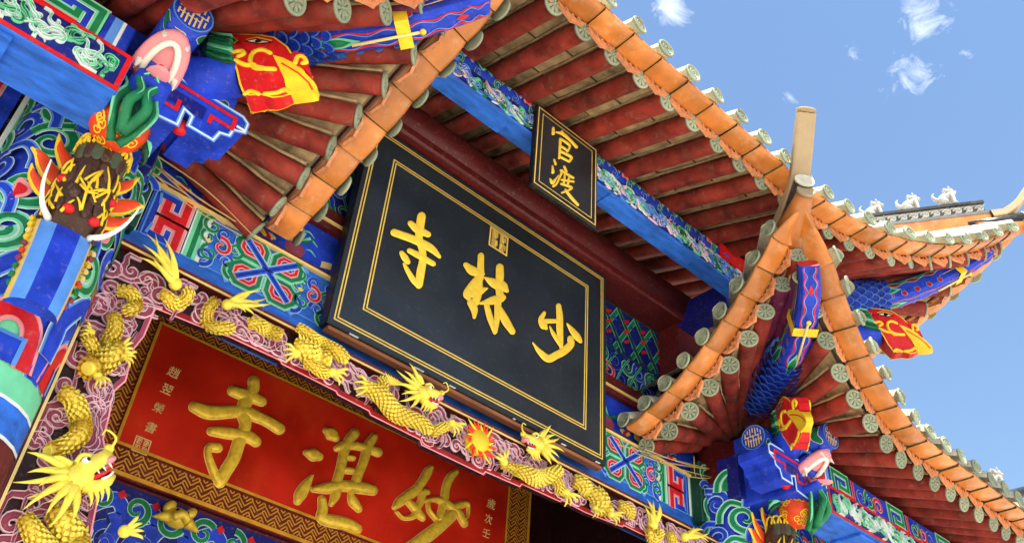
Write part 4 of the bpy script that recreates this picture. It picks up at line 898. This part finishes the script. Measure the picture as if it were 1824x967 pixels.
# ------------------------------------------------------------------ bracket clusters, beasts and birds at the corners
def loft(b, o, F, U, S, sec, m, n=14, pw=2.4):
    rows = []
    for a, zc, hh, hw in sec:
        row = []
        for i in range(n):
            t = 2*math.pi*i/n; c, s_ = math.cos(t), math.sin(t)
            x = math.copysign(abs(c)**(2/pw), c)*hw; y = math.copysign(abs(s_)**(2/pw), s_)*hh; row.append(o+F*a+U*(zc+y)+S*x)
        rows.append(row)
    b.grid(rows, m, True, True); b.add(rows[0], [tuple(range(n))[::-1]], m); b.add(rows[-1], [tuple(range(n))], m)
# outline of the carved phoenix head, measured on the flank of the nearer one (metres forward and up from its centre)
_H = A(-2.83, -1.10, 6.05); _F = unit((.66, -.72, 0)); _S = unit(np.cross(_F, UP)); _pf = Fr(_H+_S*.095, _F, UP, _S)
def _pp(*pts): return [tuple(_pf.px(240+u/3.222, v/3.222)) for u, v in pts]
PH = dict(head=_pp((520, 190), (600, 195), (720, 205), (800, 215), (870, 260), (905, 310), (960, 380), (960, 440), (930, 485), (880, 495), (830, 515), (780, 525), (720, 515), (650, 525), (620, 520), (600, 470), (590, 410), (575, 370), (530, 345), (530, 305), (560, 270), (590, 245), (560, 215)),
    beak=_pp((795, 325), (850, 330), (900, 345), (945, 370), (985, 400), (1015, 425), (1030, 450), (1025, 485), (990, 492), (940, 494), (880, 495), (855, 465), (850, 430), (830, 390)), beak_line=_pp((840, 360), (930, 395), (985, 435), (1005, 470)),
    comb=_pp((890, 300), (915, 282), (965, 285), (985, 330), (988, 385), (930, 350)), comb_line=_pp((915, 345), (930, 310), (960, 305), (975, 330), (955, 340)),
    mane=_pp((590, 245), (560, 215), (520, 190), (470, 175), (430, 200), (400, 260), (395, 310), (430, 350), (480, 380), (575, 390), (575, 370), (530, 345), (530, 305), (560, 270)),
    m0=_pp((560, 210))[0], m1=_pp((570, 385))[0], m2=_pp((440, 180))[0], m3=_pp((420, 345))[0],
    eye=_pp((640, 252), (700, 236), (785, 252), (720, 270)), pupil=_pp((715, 253))[0],
    curls=[_pp((745, 395), (690, 398), (668, 360), (690, 318), (740, 302), (780, 312)), _pp((580, 362), (640, 385), (690, 385)), _pp((535, 335), (575, 318), (622, 312), (632, 328), (600, 342)), _pp((625, 520), (660, 505), (700, 515)), _pp((735, 512), (800, 500), (850, 480), (880, 490)), _pp((690, 392), (745, 395), (800, 390))])
def phoenix_corner(parent, m, H, F, beam, strap, k=1.0):
    o = A(*H); F = unit((F[0], F[1], 0)); S = unit(np.cross(F, UP)); U = np.cross(S, F)
    Q = lambda a, z, s_=0: o+k*(F*a+U*z+S*s_)
    ph = part('phoenix', parent)
    def half(a, z): return max(.02, .115*(1-.72*max(0, min(1, (a-.02)/.36))**1.1)*(1-.42*min(1, ((z+.03)/.30)**2)))*k
    class Flank:                                        # one painted flank of the head, swelling in the middle and thinning to the beak
        def __init__(s_, sg): s_.sg = sg
        def pt(s_, a, z, h=0): return o+F*a*k+UP*z*k+S*s_.sg*(half(a, z)+h*k)
    sides = [Flank(1), Flank(-1)]
    def puff(b, pts, m, lift=0.0):
        P = A(*[list(p) for p in pts]) if False else np.array(pts, float); c = P.mean(0); n = len(P)
        for f in sides:
            rows = [[f.pt(*(c+(p-c)*q), lift) for p in P] for q in (1, .8, .55, .25)]+[[f.pt(*c, lift)]*n]; b.grid(rows, m, True, True)
        b.grid([[f.pt(*p, lift) for p in P] for f in sides], m, False, True)
    b = MB(); puff(b, PH['head'], 'red')
    for f in sides: b.line(f, PH['head'], .012, .002, 'yellow', True)
    b.build('head', ph)
    b = MB(); puff(b, PH['beak'], 'yellow', .010)
    for f in sides: b.line(f, PH['beak_line'], .012, .0125, 'orange_red')
    b.build('beak', ph)
    b = MB(); puff(b, PH['comb'], 'red', .008)
    for f in sides: b.stroke(f, [(x, z, .014) for x, z in PH['comb_line']], .006, .020, 'yellow', False)
    b.build('comb', ph)
    b = MB(); puff(b, PH['mane'], 'green_dark', .004); r_ = random.Random(4)
    for f in sides:
        for i in range(36):
            t = r_.random(); p0 = A(*PH['m0'])*(1-t)+A(*PH['m1'])*t; p1 = A(*PH['m2'])*(1-t)+A(*PH['m3'])*t; mid = (p0+p1)/2+A(0, r_.uniform(-.02, .02)); b.stroke(f, [(*p0, .008), (*mid, .012), (*p1, .004)], .002, .010+.0006*i, ('green', 'green_light', 'green', 'green_dark')[i % 4], False)
    b.build('mane', ph)
    for j, f in enumerate(sides):
        b = MB(); b.poly(f, PH['eye'], .004, 'tusk'); b.line(f, PH['eye'], .010, .0055, 'black', True); b.line(f, [(x, z+.018) for x, z in PH['eye'][:3]], .012, .006, 'yellow')
        c = A(*PH['pupil']); b.poly(f, [(c[0]+.022*math.cos(t), c[1]+.020*math.sin(t)) for t in np.linspace(0, 5.8, 12)], .008, 'black'); b.build('eye', ph)
        for cu_ in PH['curls']: b = MB(); b.stroke(f, [(x, z, .015) for x, z in cu_], .0, .014, 'yellow', False); b.build('face_scroll', ph)
    b = MB(); b.tube(catmull([Q(-.10, -.12), Q(-.35, -.14), Q(-.62, -.12)], 5), np.linspace(.12, .16, 11)*k, 'blue', 16); b.build('neck', ph)
    # corner beam above it
    cb = part('corner_beam', parent); P = catmull(beam, 8); t = np.gradient(P, axis=0); rows = []
    for i in range(len(P)):
        f_ = unit(t[i]); s_ = unit(np.cross(f_, UP)); u_ = np.cross(s_, f_); e = i/(len(P)-1); hw = (.115-.03*e)*k; hh = (.15-.05*e)*k
        rows.append([P[i]+s_*hw*x+u_*hh*y for x, y in ((-1, -.7), (-.7, -1), (.7, -1), (1, -.7), (1, .7), (.7, 1), (-.7, 1), (-1, .7))])
    b = MB(); b.grid(rows, 'blue', False, True); b.add(rows[-1], [tuple(range(8))], 'red'); b.build('beam', cb)
    b = MB(); ns = len(P)
    for sg in (-1, 1, 0):
        def sp(i, v, h=.004, sg=sg):                     # a point on the beam's side, v in -1..1
            i = min(ns-1, max(0, i)); i0 = int(i); e = i-i0; i1 = min(ns-1, i0+1); q = P[i0]*(1-e)+P[i1]*e; f_ = unit(t[i0]); s_ = unit(np.cross(f_, UP)); u_ = np.cross(s_, f_); ee = i/(ns-1); hw_ = (.115-.03*ee)*k; hh_ = (.15-.05*ee)*k; return q-u_*(hh_+h)+s_*v*hw_*.68 if sg == 0 else q+s_*sg*(hw_+h)+u_*v*hh_*.66
        class SF:
            pass
        fr_ = SF(); fr_.pt = lambda a, v, h=0: sp(a, v, h+.003)
        n0 = ns*.36
        if sg == 0:
            for q_ in (-1, 1):
                xs = np.linspace(n0, ns-1.5, 60); b.line(fr_, [(x, q_*(.62+.22*math.sin(x*1.5))) for x in xs], .10, .002, 'blue_light'); b.line(fr_, [(x, q_*(.80+.14*math.sin(x*1.5))) for x in xs], .20, .001, 'red')
            b.stroke(fr_, [(n0-.5, 0, .3), (n0+2.0, 0, .6), (n0+4.2, 0, .05)], .003, .004, 'green_light', False, False); b.stroke(fr_, [(n0-.5, 0, .15), (n0+1.8, 0, .42), (n0+3.2, 0, .05)], .003, .006, 'green', False, False)
            for x in (ns*.80,): b.stroke(fr_, [(x-1, 0, .1), (x, 0, .35), (x+1.2, 0, .1)], .003, .004, 'red', False, False)
            continue
        for ph_, (v0, mm) in enumerate(((.72, 'green'), (.40, 'red_dark'))):
            xs = np.linspace(n0, ns-1.5, 60); up_ = [(x, 1.0) for x in xs]; dn = [(x, v0+.16*math.sin(x*1.9+ph_*2)) for x in xs]
            b.grid([[fr_.pt(*p, .001+.0015*(1-ph_)) for p in up_], [fr_.pt(*p, .001+.0015*(1-ph_)) for p in dn]], mm, False); b.line(fr_, dn, .05, .004+.0015*ph_, 'green_light' if ph_ == 0 else 'white')
        for j in range(5):
            x = n0+1.5+j*2.2; b.stroke(fr_, [(x, -.95, .5), (x+.2, -.75, .45), (x+.3, -.6, .1)], .003, .0042, 'blue_light', False, False); b.stroke(fr_, [(x, -.98, .35), (x+.2, -.8, .3), (x+.25, -.7, .08)], .003, .006, 'red', False, False)
        b.stroke(fr_, [(n0-1.0, .1, .5), (n0+1.6, -.1, .55), (n0+3.6, -.25, .05)], .003, .0075, 'green_light', False, False); b.stroke(fr_, [(n0-1.0, .1, .3), (n0+1.4, -.1, .36), (n0+2.8, -.2, .04)], .003, .009, 'green', False, False)
        b.stroke(fr_, [(ns*.62, -.35, .02), (ns*.75, -.3, .07), (ns*.86, -.15, .02)], .003, .008, 'cream', False, False)
    b.build('beam_painting', cb)
    b = MB(); scales(b, [P[0]*.5+P[2]*.5, P[int(ns*.2)]+A(0, 0, -.01), P[int(ns*.42)]], [.21*k, .215*k, .15*k], .07*k, 14); b.build('scale_collar', cb)
    i = min(range(ns), key=lambda j: np.linalg.norm(P[j]-A(*strap))); f_ = unit(t[i]); s_ = unit(np.cross(f_, UP)); u_ = np.cross(s_, f_); e = i/(ns-1); hw = (.12-.03*e)*k; hh = (.155-.05*e)*k; b = MB()
    ring = [(-1, -1), (1, -1), (1, 1), (-1, 1)]; b.grid([[P[i]+f_*d+s_*hw*x*1.06+u_*hh*y*1.06 for x, y in ring] for d in (-.045, .045)], 'yellow', False, True)
    b.tube([P[i]-u_*hh*1.1-f_*.34, P[i]-u_*hh*1.12+f_*.10], .011, 'cream', 6); b.ball(P[i]-u_*hh*1.14+f_*.12, .022, 'yellow'); b.build('strap', cb)
def round_log(b, p0, p1, r_):
    p0, p1 = A(*p0), A(*p1); d = unit(p1-p0); b.tube([p0, p1], r_, 'blue', 22)
    u = unit(np.cross(d, UP)); v = np.cross(u, d); f = Fr(p1+d*.002, u, v, d); b.line(f, [(r_*.96*math.cos(a), r_*.96*math.sin(a)) for a in np.linspace(0, 6.2, 42)], r_*.08, .001, 'blue_light', True)
    for i in range(-3, 4):
        x = i*r_*.22; h = math.sqrt(max(0, (r_*.8)**2-x*x)); b.line(f, [(x, -h), (x, -h*.15 if i % 2 else h*.25)], r_*.09, .002, 'cream'); b.line(f, [(x, h*.15 if i % 2 else h*.5), (x, h)], r_*.09, .002, 'cream')
    for i in (-2, 0, 2): b.line(f, [(i*r_*.22-r_*.1, r_*.1), (i*r_*.22+r_*.3, r_*.1)], r_*.08, .003, 'cream'); b.line(f, [(i*r_*.2-r_*.3, -r_*.25), (i*r_*.2+r_*.05, -r_*.25)], r_*.08, .003, 'cream')
    # green cloud painted on the flank
    for g0 in (0, 2.1, 4.2):
        cyl = type('C', (), {})(); cyl.pt = lambda a, t_, h=0, g0=g0: p1-d*t_+(u*math.cos(a/r_+g0)+v*math.sin(a/r_+g0))*(r_+h+.002)
        b.stroke(cyl, [(-.08, .06, .03), (-.02, .10, .045), (.06, .07, .03)], 0, .001, 'white', False, False); b.stroke(cyl, [(-.08, .06, .024), (-.02, .10, .038), (.06, .07, .024)], 0, .003, 'green', False, False)
for m in (1, -1):
    BK = part('bracket_cluster', GATE); mk = lambda bb, n: bb.build(n, BK, m)
    phoenix_corner(GATE, m, (m*2.83, -1.10, 6.05), (-m*.66, -.72, -.52), [(m*3.12, -.55, 6.56), (m*2.85, -.92, 6.52), (m*2.52, -1.33, 6.46), (m*2.24, -1.66, 6.50), (m*2.03, -1.88, 6.64), (m*1.88, -2.0, 6.78)], (m*2.24, -1.66, 6.5))
    b = MB(); b.box((3.12, -.62, 5.48), (3.52, .25, 6.22), 'blue', .015); b.box((3.02, -.3, 5.55), (3.14, .2, 6.0), 'blue_dark', .01); mk(b, 'bracket_block')
    b = MB(); round_log(b, (3.32, -.5, 6.02), (3.32, -1.17, 6.0), .125); mk(b, 'round_log')
    b = MB(); round_log(b, (3.3, -.62, 5.97), (2.80, -.66, 5.95), .125); mk(b, 'round_log')
    # stepped arm with key fret, extruded in depth
    prof = [(3.42, 5.80), (2.76, 5.80), (2.72, 5.77), (2.72, 5.69), (2.79, 5.66), (2.80, 5.60), (2.86, 5.58), (2.88, 5.50), (3.04, 5.50), (3.04, 5.58), (3.10, 5.60), (3.10, 5.46), (3.42, 5.42)]
    fa = Fr((0, -.86, 0), (1, 0, 0), (0, 0, 1)); b = MB(); b.poly(fa, prof, 0, 'blue', .34)
    b.line(fa, [(x, z) for x, z in prof], .028, .003, 'blue_light', True); b.line(fa, [(x, z) for x, z in prof], .010, .005, 'white', True)
    b.line(fa, [(2.94, 5.60), (2.94, 5.66), (2.80, 5.66), (2.80, 5.75), (3.26, 5.75), (3.26, 5.56), (3.14, 5.56), (3.14, 5.64)], .026, .006, 'red'); b.poly(fa, [(2.98, 5.60), (3.20, 5.60), (3.20, 5.70), (2.98, 5.70)], .002, 'blue_dark'); b.line(fa, [(2.72, 5.70), (2.78, 5.70)], .02, .007, 'white')
    mk(b, 'fret_arm')
    b = MB(); b.ball((3.06, -.78, 5.53), .05, 'red', 16, 10); mk(b, 'red_bead')
    # dragon-headed nose of the tie beam
    dh = part('dragon_nose', BK); o = A(3.33, -.82, 5.70); F = A(0, -1, .12); F = unit(F); S = A(1, 0, 0); U = np.cross(F, S); Q = lambda a, z, s_=0: o+F*a+U*z+S*s_
    b = MB(); loft(b, o, F, U, S, [(-.35, -.02, .17, .14), (-.1, .0, .17, .15), (.05, .05, .11, .13), (.14, .10, .06, .11)], 'blue'); loft(b, o, F, U, S, [(-.2, -.16, .06, .13), (0, -.19, .06, .12), (.16, -.17, .045, .10)], 'blue'); b.build('head', dh, m)
    b = MB(); t_ = np.linspace(-.25, math.pi+.25, 17); up_ = unit(F+U*.45); un_ = unit(np.cross(up_, S)); dn_ = unit(F-U*.30)
    J = lambda c, d_, a, b_: c+d_*a+S*b_
    cu = Q(.06, .02); lip = [J(cu, up_, .24*math.sin(t), .105*math.cos(t)) for t in t_]; b.tube(lip, .042, 'pink', 10); b.tube([p-un_*.042 for p in [J(cu, up_, .205*math.sin(t), .08*math.cos(t)) for t in t_]], .02, 'tusk', 8)
    b.ell(J(cu, up_, .09, 0), up_*.17, S*.095, un_*.03, 'pink'); cl_ = Q(.04, -.10); b.ell(J(cl_, dn_, .10, 0), dn_*.14, S*.07, un_*.03, 'pink')
    b.tube(catmull([Q(.0, -.08), Q(.12, -.10), Q(.2, -.09)], 4), np.linspace(.03, .02, 9), 'red', 8)
    for s_ in (-1, 1): b.spike(J(cu, up_, .03, s_*.105), J(cu, up_, -.02, s_*.12)-un_*.12, .026, 'tusk'); b.spike(J(cu, up_, .22, s_*.07), J(cu, up_, .22, s_*.075)-un_*.09, .022, 'tusk')
    for s_ in (-1, 1): b.ball(J(cu, up_, .27, s_*.05)+un_*.05, .04, 'blue'); b.tube(catmull([J(cu, up_, .28, s_*.04)+un_*.08, J(cu, up_, .24, s_*.08)+un_*.12, J(cu, up_, .2, s_*.05)+un_*.1], 4), .014, 'blue_light', 6)
    b.build('mouth', dh, m)
    b = MB()
    for s_ in (-1, 1):
        b.ball(Q(.02, .13, s_*.10), .04, 'tusk'); b.ball(Q(.05, .135, s_*.115), .022, 'black'); b.spike(Q(-.05, .12, s_*.1), Q(-.28, .22, s_*.16), .03, 'cream', bend=U*.03); b.ell(Q(-.1, .06, s_*.16), F*.06, U*.04, S*.02, 'pink')
        b.tube(catmull([Q(.16, .15, s_*.05), Q(.1, .2, s_*.08), Q(.04, .17, s_*.09)], 4), .018, 'blue_light', 6)
        for i in range(9): b.spike(Q(-.12-.015*i, .08-.04*i, s_*.14), Q(-.34, .10-.055*i, s_*.20), .03, ('green', 'green_light', 'green_dark')[i % 3], bend=S*s_*.03, n=5, k=4)
    b.build('mane', dh, m)
    # ball and leaf carving under it
    b = MB(); b.ball((3.35, -.68, 5.40), .165, 'orange_red', 20, 14); r_ = random.Random(2)
    for i in range(46):
        a, e = r_.uniform(0, 6.28), r_.uniform(-1.3, 1.3); n_ = A(math.cos(a)*math.cos(e), math.sin(a)*math.cos(e), math.sin(e)); u = unit(np.cross(n_, A(.3, .2, 1))); v = np.cross(n_, u); f = Fr(A(3.35, -.68, 5.40)+n_*.166, u, v, n_); b.line(f, spiral((0, 0), .035, .008, a, 1.2, 12), .009, .002, 'yellow')
    mk(b, 'carved_ball')
    b = MB()
    for s_ in (-1, 1):
        p = catmull([(3.35+s_*.02, -.78, 5.18), (3.35+s_*.07, -.86, 5.26), (3.35+s_*.10, -.90, 5.37), (3.35+s_*.07, -.89, 5.48), (3.35+s_*.09, -.86, 5.56)], 5); b.tube(p, np.linspace(.036, .025, len(p)), 'green', 8, flat=.7); b.tube(p+A(s_*.022, -.022, 0), .010, 'green_light', 6)
        p = catmull([(3.35, -.86, 5.2), (3.35+s_*.05, -.97, 5.32), (3.35+s_*.015, -.99, 5.42), (3.35+s_*.05, -.97, 5.52), (3.35+s_*.02, -.99, 5.56)], 5); b.tube(p, np.linspace(.035, .02, len(p)), 'green', 8); b.tube(p+A(0, -.022, 0), .006, 'green_light', 6)
        b.spike((3.35+s_*.05, -.9, 5.6), (3.35+s_*.12, -.92, 5.64), .03, 'rose')
    b.ell((3.35, -.86, 5.36), A(.05, 0, 0), A(0, .03, 0), A(0, 0, .18), 'green_dark'); b.ball((3.35, -.93, 5.62), .04, 'yellow'); b.tube([(3.35, -.70, 5.55), (3.35, -.80, 5.74)], [.05, .09], 'green_light', 8); mk(b, 'leaf_carving')
    # tusked beast on the column head
    tb = part('tusked_beast', BK); b = MB(); o = A(3.33, -.44, 5.0)
    b.tube([(3.33, -.40, 4.70), (3.33, -.45, 4.82), (3.33, -.47, 5.0), (3.33, -.47, 5.16), (3.33, -.50, 5.28)], [.155, .165, .16, .14, .11], 'brown_beast', 18); b.tube([(3.33, -.1, 4.98), (3.33, -.44, 5.0)], .17, 'brown_beast', 14); b.build('head', tb, m)
    b = MB()
    for i in range(9):
        a = math.pi*(i/8)-.0; c, s_ = math.cos(a), -math.sin(a); q = A(3.33+.125*c, -.49+.125*s_, 5.2); tip = A(3.33+.19*c, -.5+.19*s_, 5.10)
        b.ell(q+A(0, 0, .04), A(-s_, c, 0)*.045, A(c, s_, 0)*.018, A(.0, 0, .09), 'disc_dark' if i % 2 else 'brown_beast'); f = Fr(q+A(c, s_, 0)*.02+A(0, 0, .04), (-s_, c, 0), (0, 0, 1), (c, s_, 0)); b.tube([f.pt(.046*math.cos(t), .095*math.sin(t)) for t in np.linspace(.2, math.pi-.2, 9)], .010, 'yellow', 6)
    rq = random.Random(31)
    for i in range(34):
        a = math.pi*rq.uniform(.02, .98); z = rq.uniform(4.76, 5.08); c, s_ = math.cos(a), -math.sin(a); n_ = A(c, s_, 0); w = A(-s_, c, 0); q = A(3.33, -.465, z)+n_*.160; l = rq.uniform(.04, .10); tw = rq.uniform(-.05, .05)
        L_ = [q+w*tw+A(0, 0, l), q+w*tw*.2+A(0, 0, l*.3)+n_*.008, q-w*tw*.6-A(0, 0, l*.5)]; b.tube(catmull(L_, 4), np.linspace(.005, .010, 9), 'yellow', 6)
    for i in range(26):
        a = math.pi*rq.uniform(0, 1); z = rq.uniform(4.72, 5.14); c, s_ = math.cos(a), -math.sin(a); b.ell(A(3.33, -.465, z)+A(c, s_, 0)*.155, A(-s_, c, 0)*rq.uniform(.02, .04), A(c, s_, 0)*.016, A(0, 0, rq.uniform(.03, .07)), 'brown_beast', 8, 6)
    b.tube(catmull([(3.33, -.635, 4.78), (3.35, -.64, 4.95), (3.32, -.635, 5.08)], 4), .008, 'yellow', 6)
    for s_ in (-1, 1): b.tube(catmull([(3.34+s_*.07, -.625, 4.98), (3.34, -.64, 4.9), (3.34+s_*.05, -.63, 4.93)], 4), .007, 'yellow', 6)
    for a, z in ((.5, 4.98), (2.6, 4.98), (1.2, 4.77), (2.2, 4.78)): b.ell((3.33+.155*math.cos(a), -.46-.155*math.sin(a), z), A(.034, 0, 0), A(0, .03, 0), A(0, 0, .028), 'red')
    b.build('ridges', tb, m)
    for s_ in (-1, 1):
        b = MB(); p = catmull([(3.33+s_*.11, -.52, 4.71), (3.33+s_*.18, -.60, 4.73), (3.33+s_*.23, -.68, 4.80), (3.33+s_*.25, -.74, 4.90)], 5); b.tube(p, np.linspace(.020, .004, len(p)), 'tusk', 10); b.build('tusk', tb, m)
        b = MB()
        ff = Fr((3.33, -.36, 5.04), (s_, 0, 0), (0, 0, 1), (0, -1, 0))
        for i, pts in enumerate((((.05, .05, .06), (.12, .16, .06), (.20, .24, .035), (.25, .34, .004)), ((.08, .0, .06), (.20, .06, .06), (.28, .13, .035), (.34, .15, .004)), ((.08, -.06, .06), (.18, -.08, .05), (.26, -.03, .03), (.30, .04, .004)), ((.04, .1, .05), (.05, .24, .045), (.11, .33, .02), (.12, .42, .004)))):
            b.stroke(ff, [(x, z, w*1.0) for x, z, w in pts], .01*i, .018+.012*i, 'yellow', False); b.stroke(ff, [(x, z, max(.003, w*.74)) for x, z, w in pts[:3]]+[(pts[2][0]*.5+pts[3][0]*.5, pts[2][1]*.5+pts[3][1]*.5, .006)], .014+.012*i, .024+.012*i, 'orange_red', False)
        b.build('flame', tb, m)
    b = MB(); rows = []
    for i, z in enumerate(np.linspace(4.74, 4.12, 8)):
        y = -.52-.16*math.sin(min(1, i/6)*1.3); w = .15-.02*i/7; rows.append([A(3.33+w*math.sin(t)*1.05, y-.12*math.cos(t)+.1, z) for t in np.linspace(-1.5, 1.5, 15)])
    rows = np.array(rows)
    for a0, a1, mm in ((0, 1, 'yellow'), (1, 2, 'cream'), (2, 5, 'blue_light'), (5, 9, 'blue'), (9, 12, 'blue_light'), (12, 13, 'cream'), (13, 14, 'yellow')): b.grid(rows[:, a0:a1+1], mm)
    b.add(list(rows[-1]), [tuple(range(15))], 'blue'); b.build('trunk', tb, m)
    rr_ = random.Random(6)
    for s_ in (-1, 1):
        b = MB()
        for i in range(9): z = 4.70-i*.055; y = -.50-.13*math.sin(min(1, i/7)*1.3); C_ = A(3.33+s_*(.165-.003*i), y+.06, z); b.tube([C_+A(s_*.015*math.cos(t), -.03*math.cos(t), .028*math.sin(t)) for t in np.linspace(0, 5.2, 9)], .012, rr_.choice(['cream', 'orange_red', 'yellow', 'rose', 'green']), 6)
        b.build('trunk_trim', tb, m)
    # beams of the side bay
    sb = part('side_beam', GATE); b = MB(); b.box((3.47, -.96, 5.345), (8.4, -.56, 5.64), 'blue_mid', .006); b.box((4.02, -.93, 5.315), (8.4, -.6, 5.344), 'blue_mid', .004); b.build('beam', sb, m)
    f = Fr((0, -.961, 0), (1, 0, 0), (0, 0, 1)); b = MB(); b.poly(f, [(3.48, 5.35), (8.4, 5.35), (8.4, 5.635), (3.48, 5.635)], .001, 'blue_dark'); b.line(f, [(3.49, 5.362), (8.4, 5.362), (8.4, 5.622), (3.49, 5.622)], .03, .006, 'red', True)
    tendrils(b, f, 3.54, 6.4, 5.385, 5.60, 110, [('white', 'green_light'), ('green_light', 'green'), ('white', 'green_light')], .025, 12, .085); b.build('carved_panel', sb, m)
    b = MB(); b.box((3.52, -.90, 5.66), (8.4, -.58, 5.92), 'blue', .01); f = Fr((0, -.901, 0), (1, 0, 0), (0, 0, 1)); vstripes(b, f, 3.58, 5.67, 5.91, [(.02, 'white'), (.05, 'blue_light'), (.05, 'blue')], .002)
    for i, x in enumerate((3.86, 4.9, 5.9)):
        q = [(x-.14, 5.69), (x-.14, 5.89), (x+.12, 5.89), (x+.12, 5.75), (x-.03, 5.75), (x-.03, 5.81)]; b.bands(f, q, [(.075, 'white'), (.066, 'green_light'), (.036, 'green')], .002); b.bands(f, [(x-.05, 5.69), (x+.2, 5.69), (x+.2, 5.9)], [(.05, 'pink'), (.03, 'red')], .009)
        for j in range(3): curl(b, f, (x+.36+j*.16, 5.79), .10, i+j*2, 1 if j % 2 else -1, (BC, GC, PC)[(i+j) % 3], .004)
    b.build('painted_beam', sb, m)
    # scroll corbel between column head and bracket
    b = MB()
    for j, (cx, cz, r_, cols, d) in enumerate(((3.0, 5.85, .12, GC, 1), (3.14, 5.62, .14, BC, -1), (3.02, 5.5, .10, GC, 1), (2.98, 5.68, .1, BC, -1))): curl(b, Fr((0, .06-.004*j, 0), (1, 0, 0), (0, 0, 1)), (cx, cz), r_, j, d, cols, .002)
    b.box((2.9, .066, 5.36), (3.2, .19, 6.0), 'green_dark', .01); mk(b, 'scroll_corbel')
    phoenix_corner(GATE, m, (m*4.26, -1.52, 7.60), (m*.66, -.72, -.42), [(m*3.7, -.95, 7.98), (m*3.98, -1.25, 7.95), (m*4.28, -1.58, 7.98), (m*4.62, -1.95, 8.18), (m*4.9, -2.24, 8.42), (m*5.12, -2.48, 8.64)], (m*4.85, -2.19, 8.37), 1.0)

# ------------------------------------------------------------------ ridge beasts and stray stalks
def beast(loc, face, label, s=1.0):
    t = thing('ridge_beast', label, 'statue', loc, 'beasts on the roof ridges'); F = unit(face); S = unit(np.cross(F, UP)); Q = lambda a, z, w=0: s*(F*a+UP*z+S*w)
    b = MB(); b.tube(catmull([Q(-.08, .05), Q(-.06, .10), Q(.0, .15), Q(.04, .19)], 5), np.linspace(.055, .045, 16)*s, 'stone_white', 10); b.ell(Q(-.06, .05), F*.07*s, S*.055*s, UP*.055*s, 'stone_white'); b.build('body', t)
    b = MB(); b.ell(Q(.06, .225), F*.05*s, S*.042*s, UP*.042*s, 'stone_white'); b.ell(Q(.105, .215), F*.03*s, S*.026*s, UP*.02*s, 'stone_white'); b.ell(Q(.1, .19), F*.022*s, S*.02*s, UP*.012*s, 'stone_white')
    for w in (-1, 1): b.spike(Q(.045, .25, w*.03), Q(.03, .29, w*.04), .015*s, 'stone_white'); b.ball(Q(.09, .235, w*.028), .008*s, 'black', 6, 4)
    for i in range(8): a = math.pi*i/7; b.spike(Q(.03, .21+.02*math.sin(a), .035*math.cos(a)), Q(-.03, .2+.07*math.sin(a), .06*math.cos(a)), .018*s, 'stone_white', n=5, k=3)
    b.build('head', t)
    for w in (-1, 1):
        b = MB(); b.tube(catmull([Q(.045, .17, w*.035), Q(.06, .09, w*.038), Q(.06, .0, w*.038)], 4), np.linspace(.026, .02, 9)*s, 'stone_white', 8); b.ell(Q(.075, .01, w*.038), F*.03*s, S*.02*s, UP*.014*s, 'stone_white'); b.build('foreleg', t)
    b = MB(); b.spike(Q(-.11, .05), Q(-.14, .2), .03*s, 'stone_white', bend=-F*.05*s); b.spike(Q(-.11, .06), Q(-.18, .14), .02*s, 'stone_white'); b.build('tail', t)
    return t
DV = unit((1.8, -1.92, 0))
for a, z, l in ((1.12, 9.15, 'pale stone beast on the upturned hip ridge, innermost of three'), (1.56, 9.25, 'pale stone beast on the upturned hip ridge, middle of three'), (2.0, 9.355, 'pale stone beast on the upturned hip ridge, nearest the horn tip')):
    beast(A(3.6, -.85, 0)+DV*a+A(0, 0, z+.02), DV, l, .95)
beast(A(6.5, -1.40, 6.56), unit((.8, -.5, 0)), 'pale stone beast above the front eave at the far edge of the lower roof', .95)
def straw(name_label, plane, lines, seed):
    t = thing('straw_bundle', name_label, 'straw', (0, 0, 0), 'dry stalks caught under the eaves'); r_ = random.Random(seed)
    for (u0, v0, u1, v1, w) in lines:
        p0, p1 = PX(plane, u0, v0), PX(plane, u1, v1); mid = (p0+p1)/2+A(0, r_.uniform(-.06, .06), r_.uniform(-.06, .03)); b = MB(); p = catmull([p0, mid, p1], 5); b.tube(p, np.linspace(w, w*.6, len(p)), 'straw', 6); b.build('stalk', t)
straw('dry straw stalks lying on the lintel beside the tusked beast', FACADE(.02), [(262, 266, 455, 424, .006), (250, 285, 430, 420, .005), (285, 300, 420, 395, .008), (258, 300, 330, 345, .007), (270, 290, 400, 400, .006), (110, 245, 128, 188, .010), (100, 190, 170, 196, .006), (135, 185, 150, 215, .006), (270, 255, 275, 300, .008)], 1)
straw('dry straw stalks under the far corner eave beside the round log end', FACADE(.0), [(1102, 792, 1295, 842, .006), (1130, 806, 1270, 850, .005), (1180, 822, 1300, 838, .007), (1225, 848, 1300, 842, .005), (1150, 800, 1255, 835, .006), (1236, 812, 1240, 850, .005)], 2)
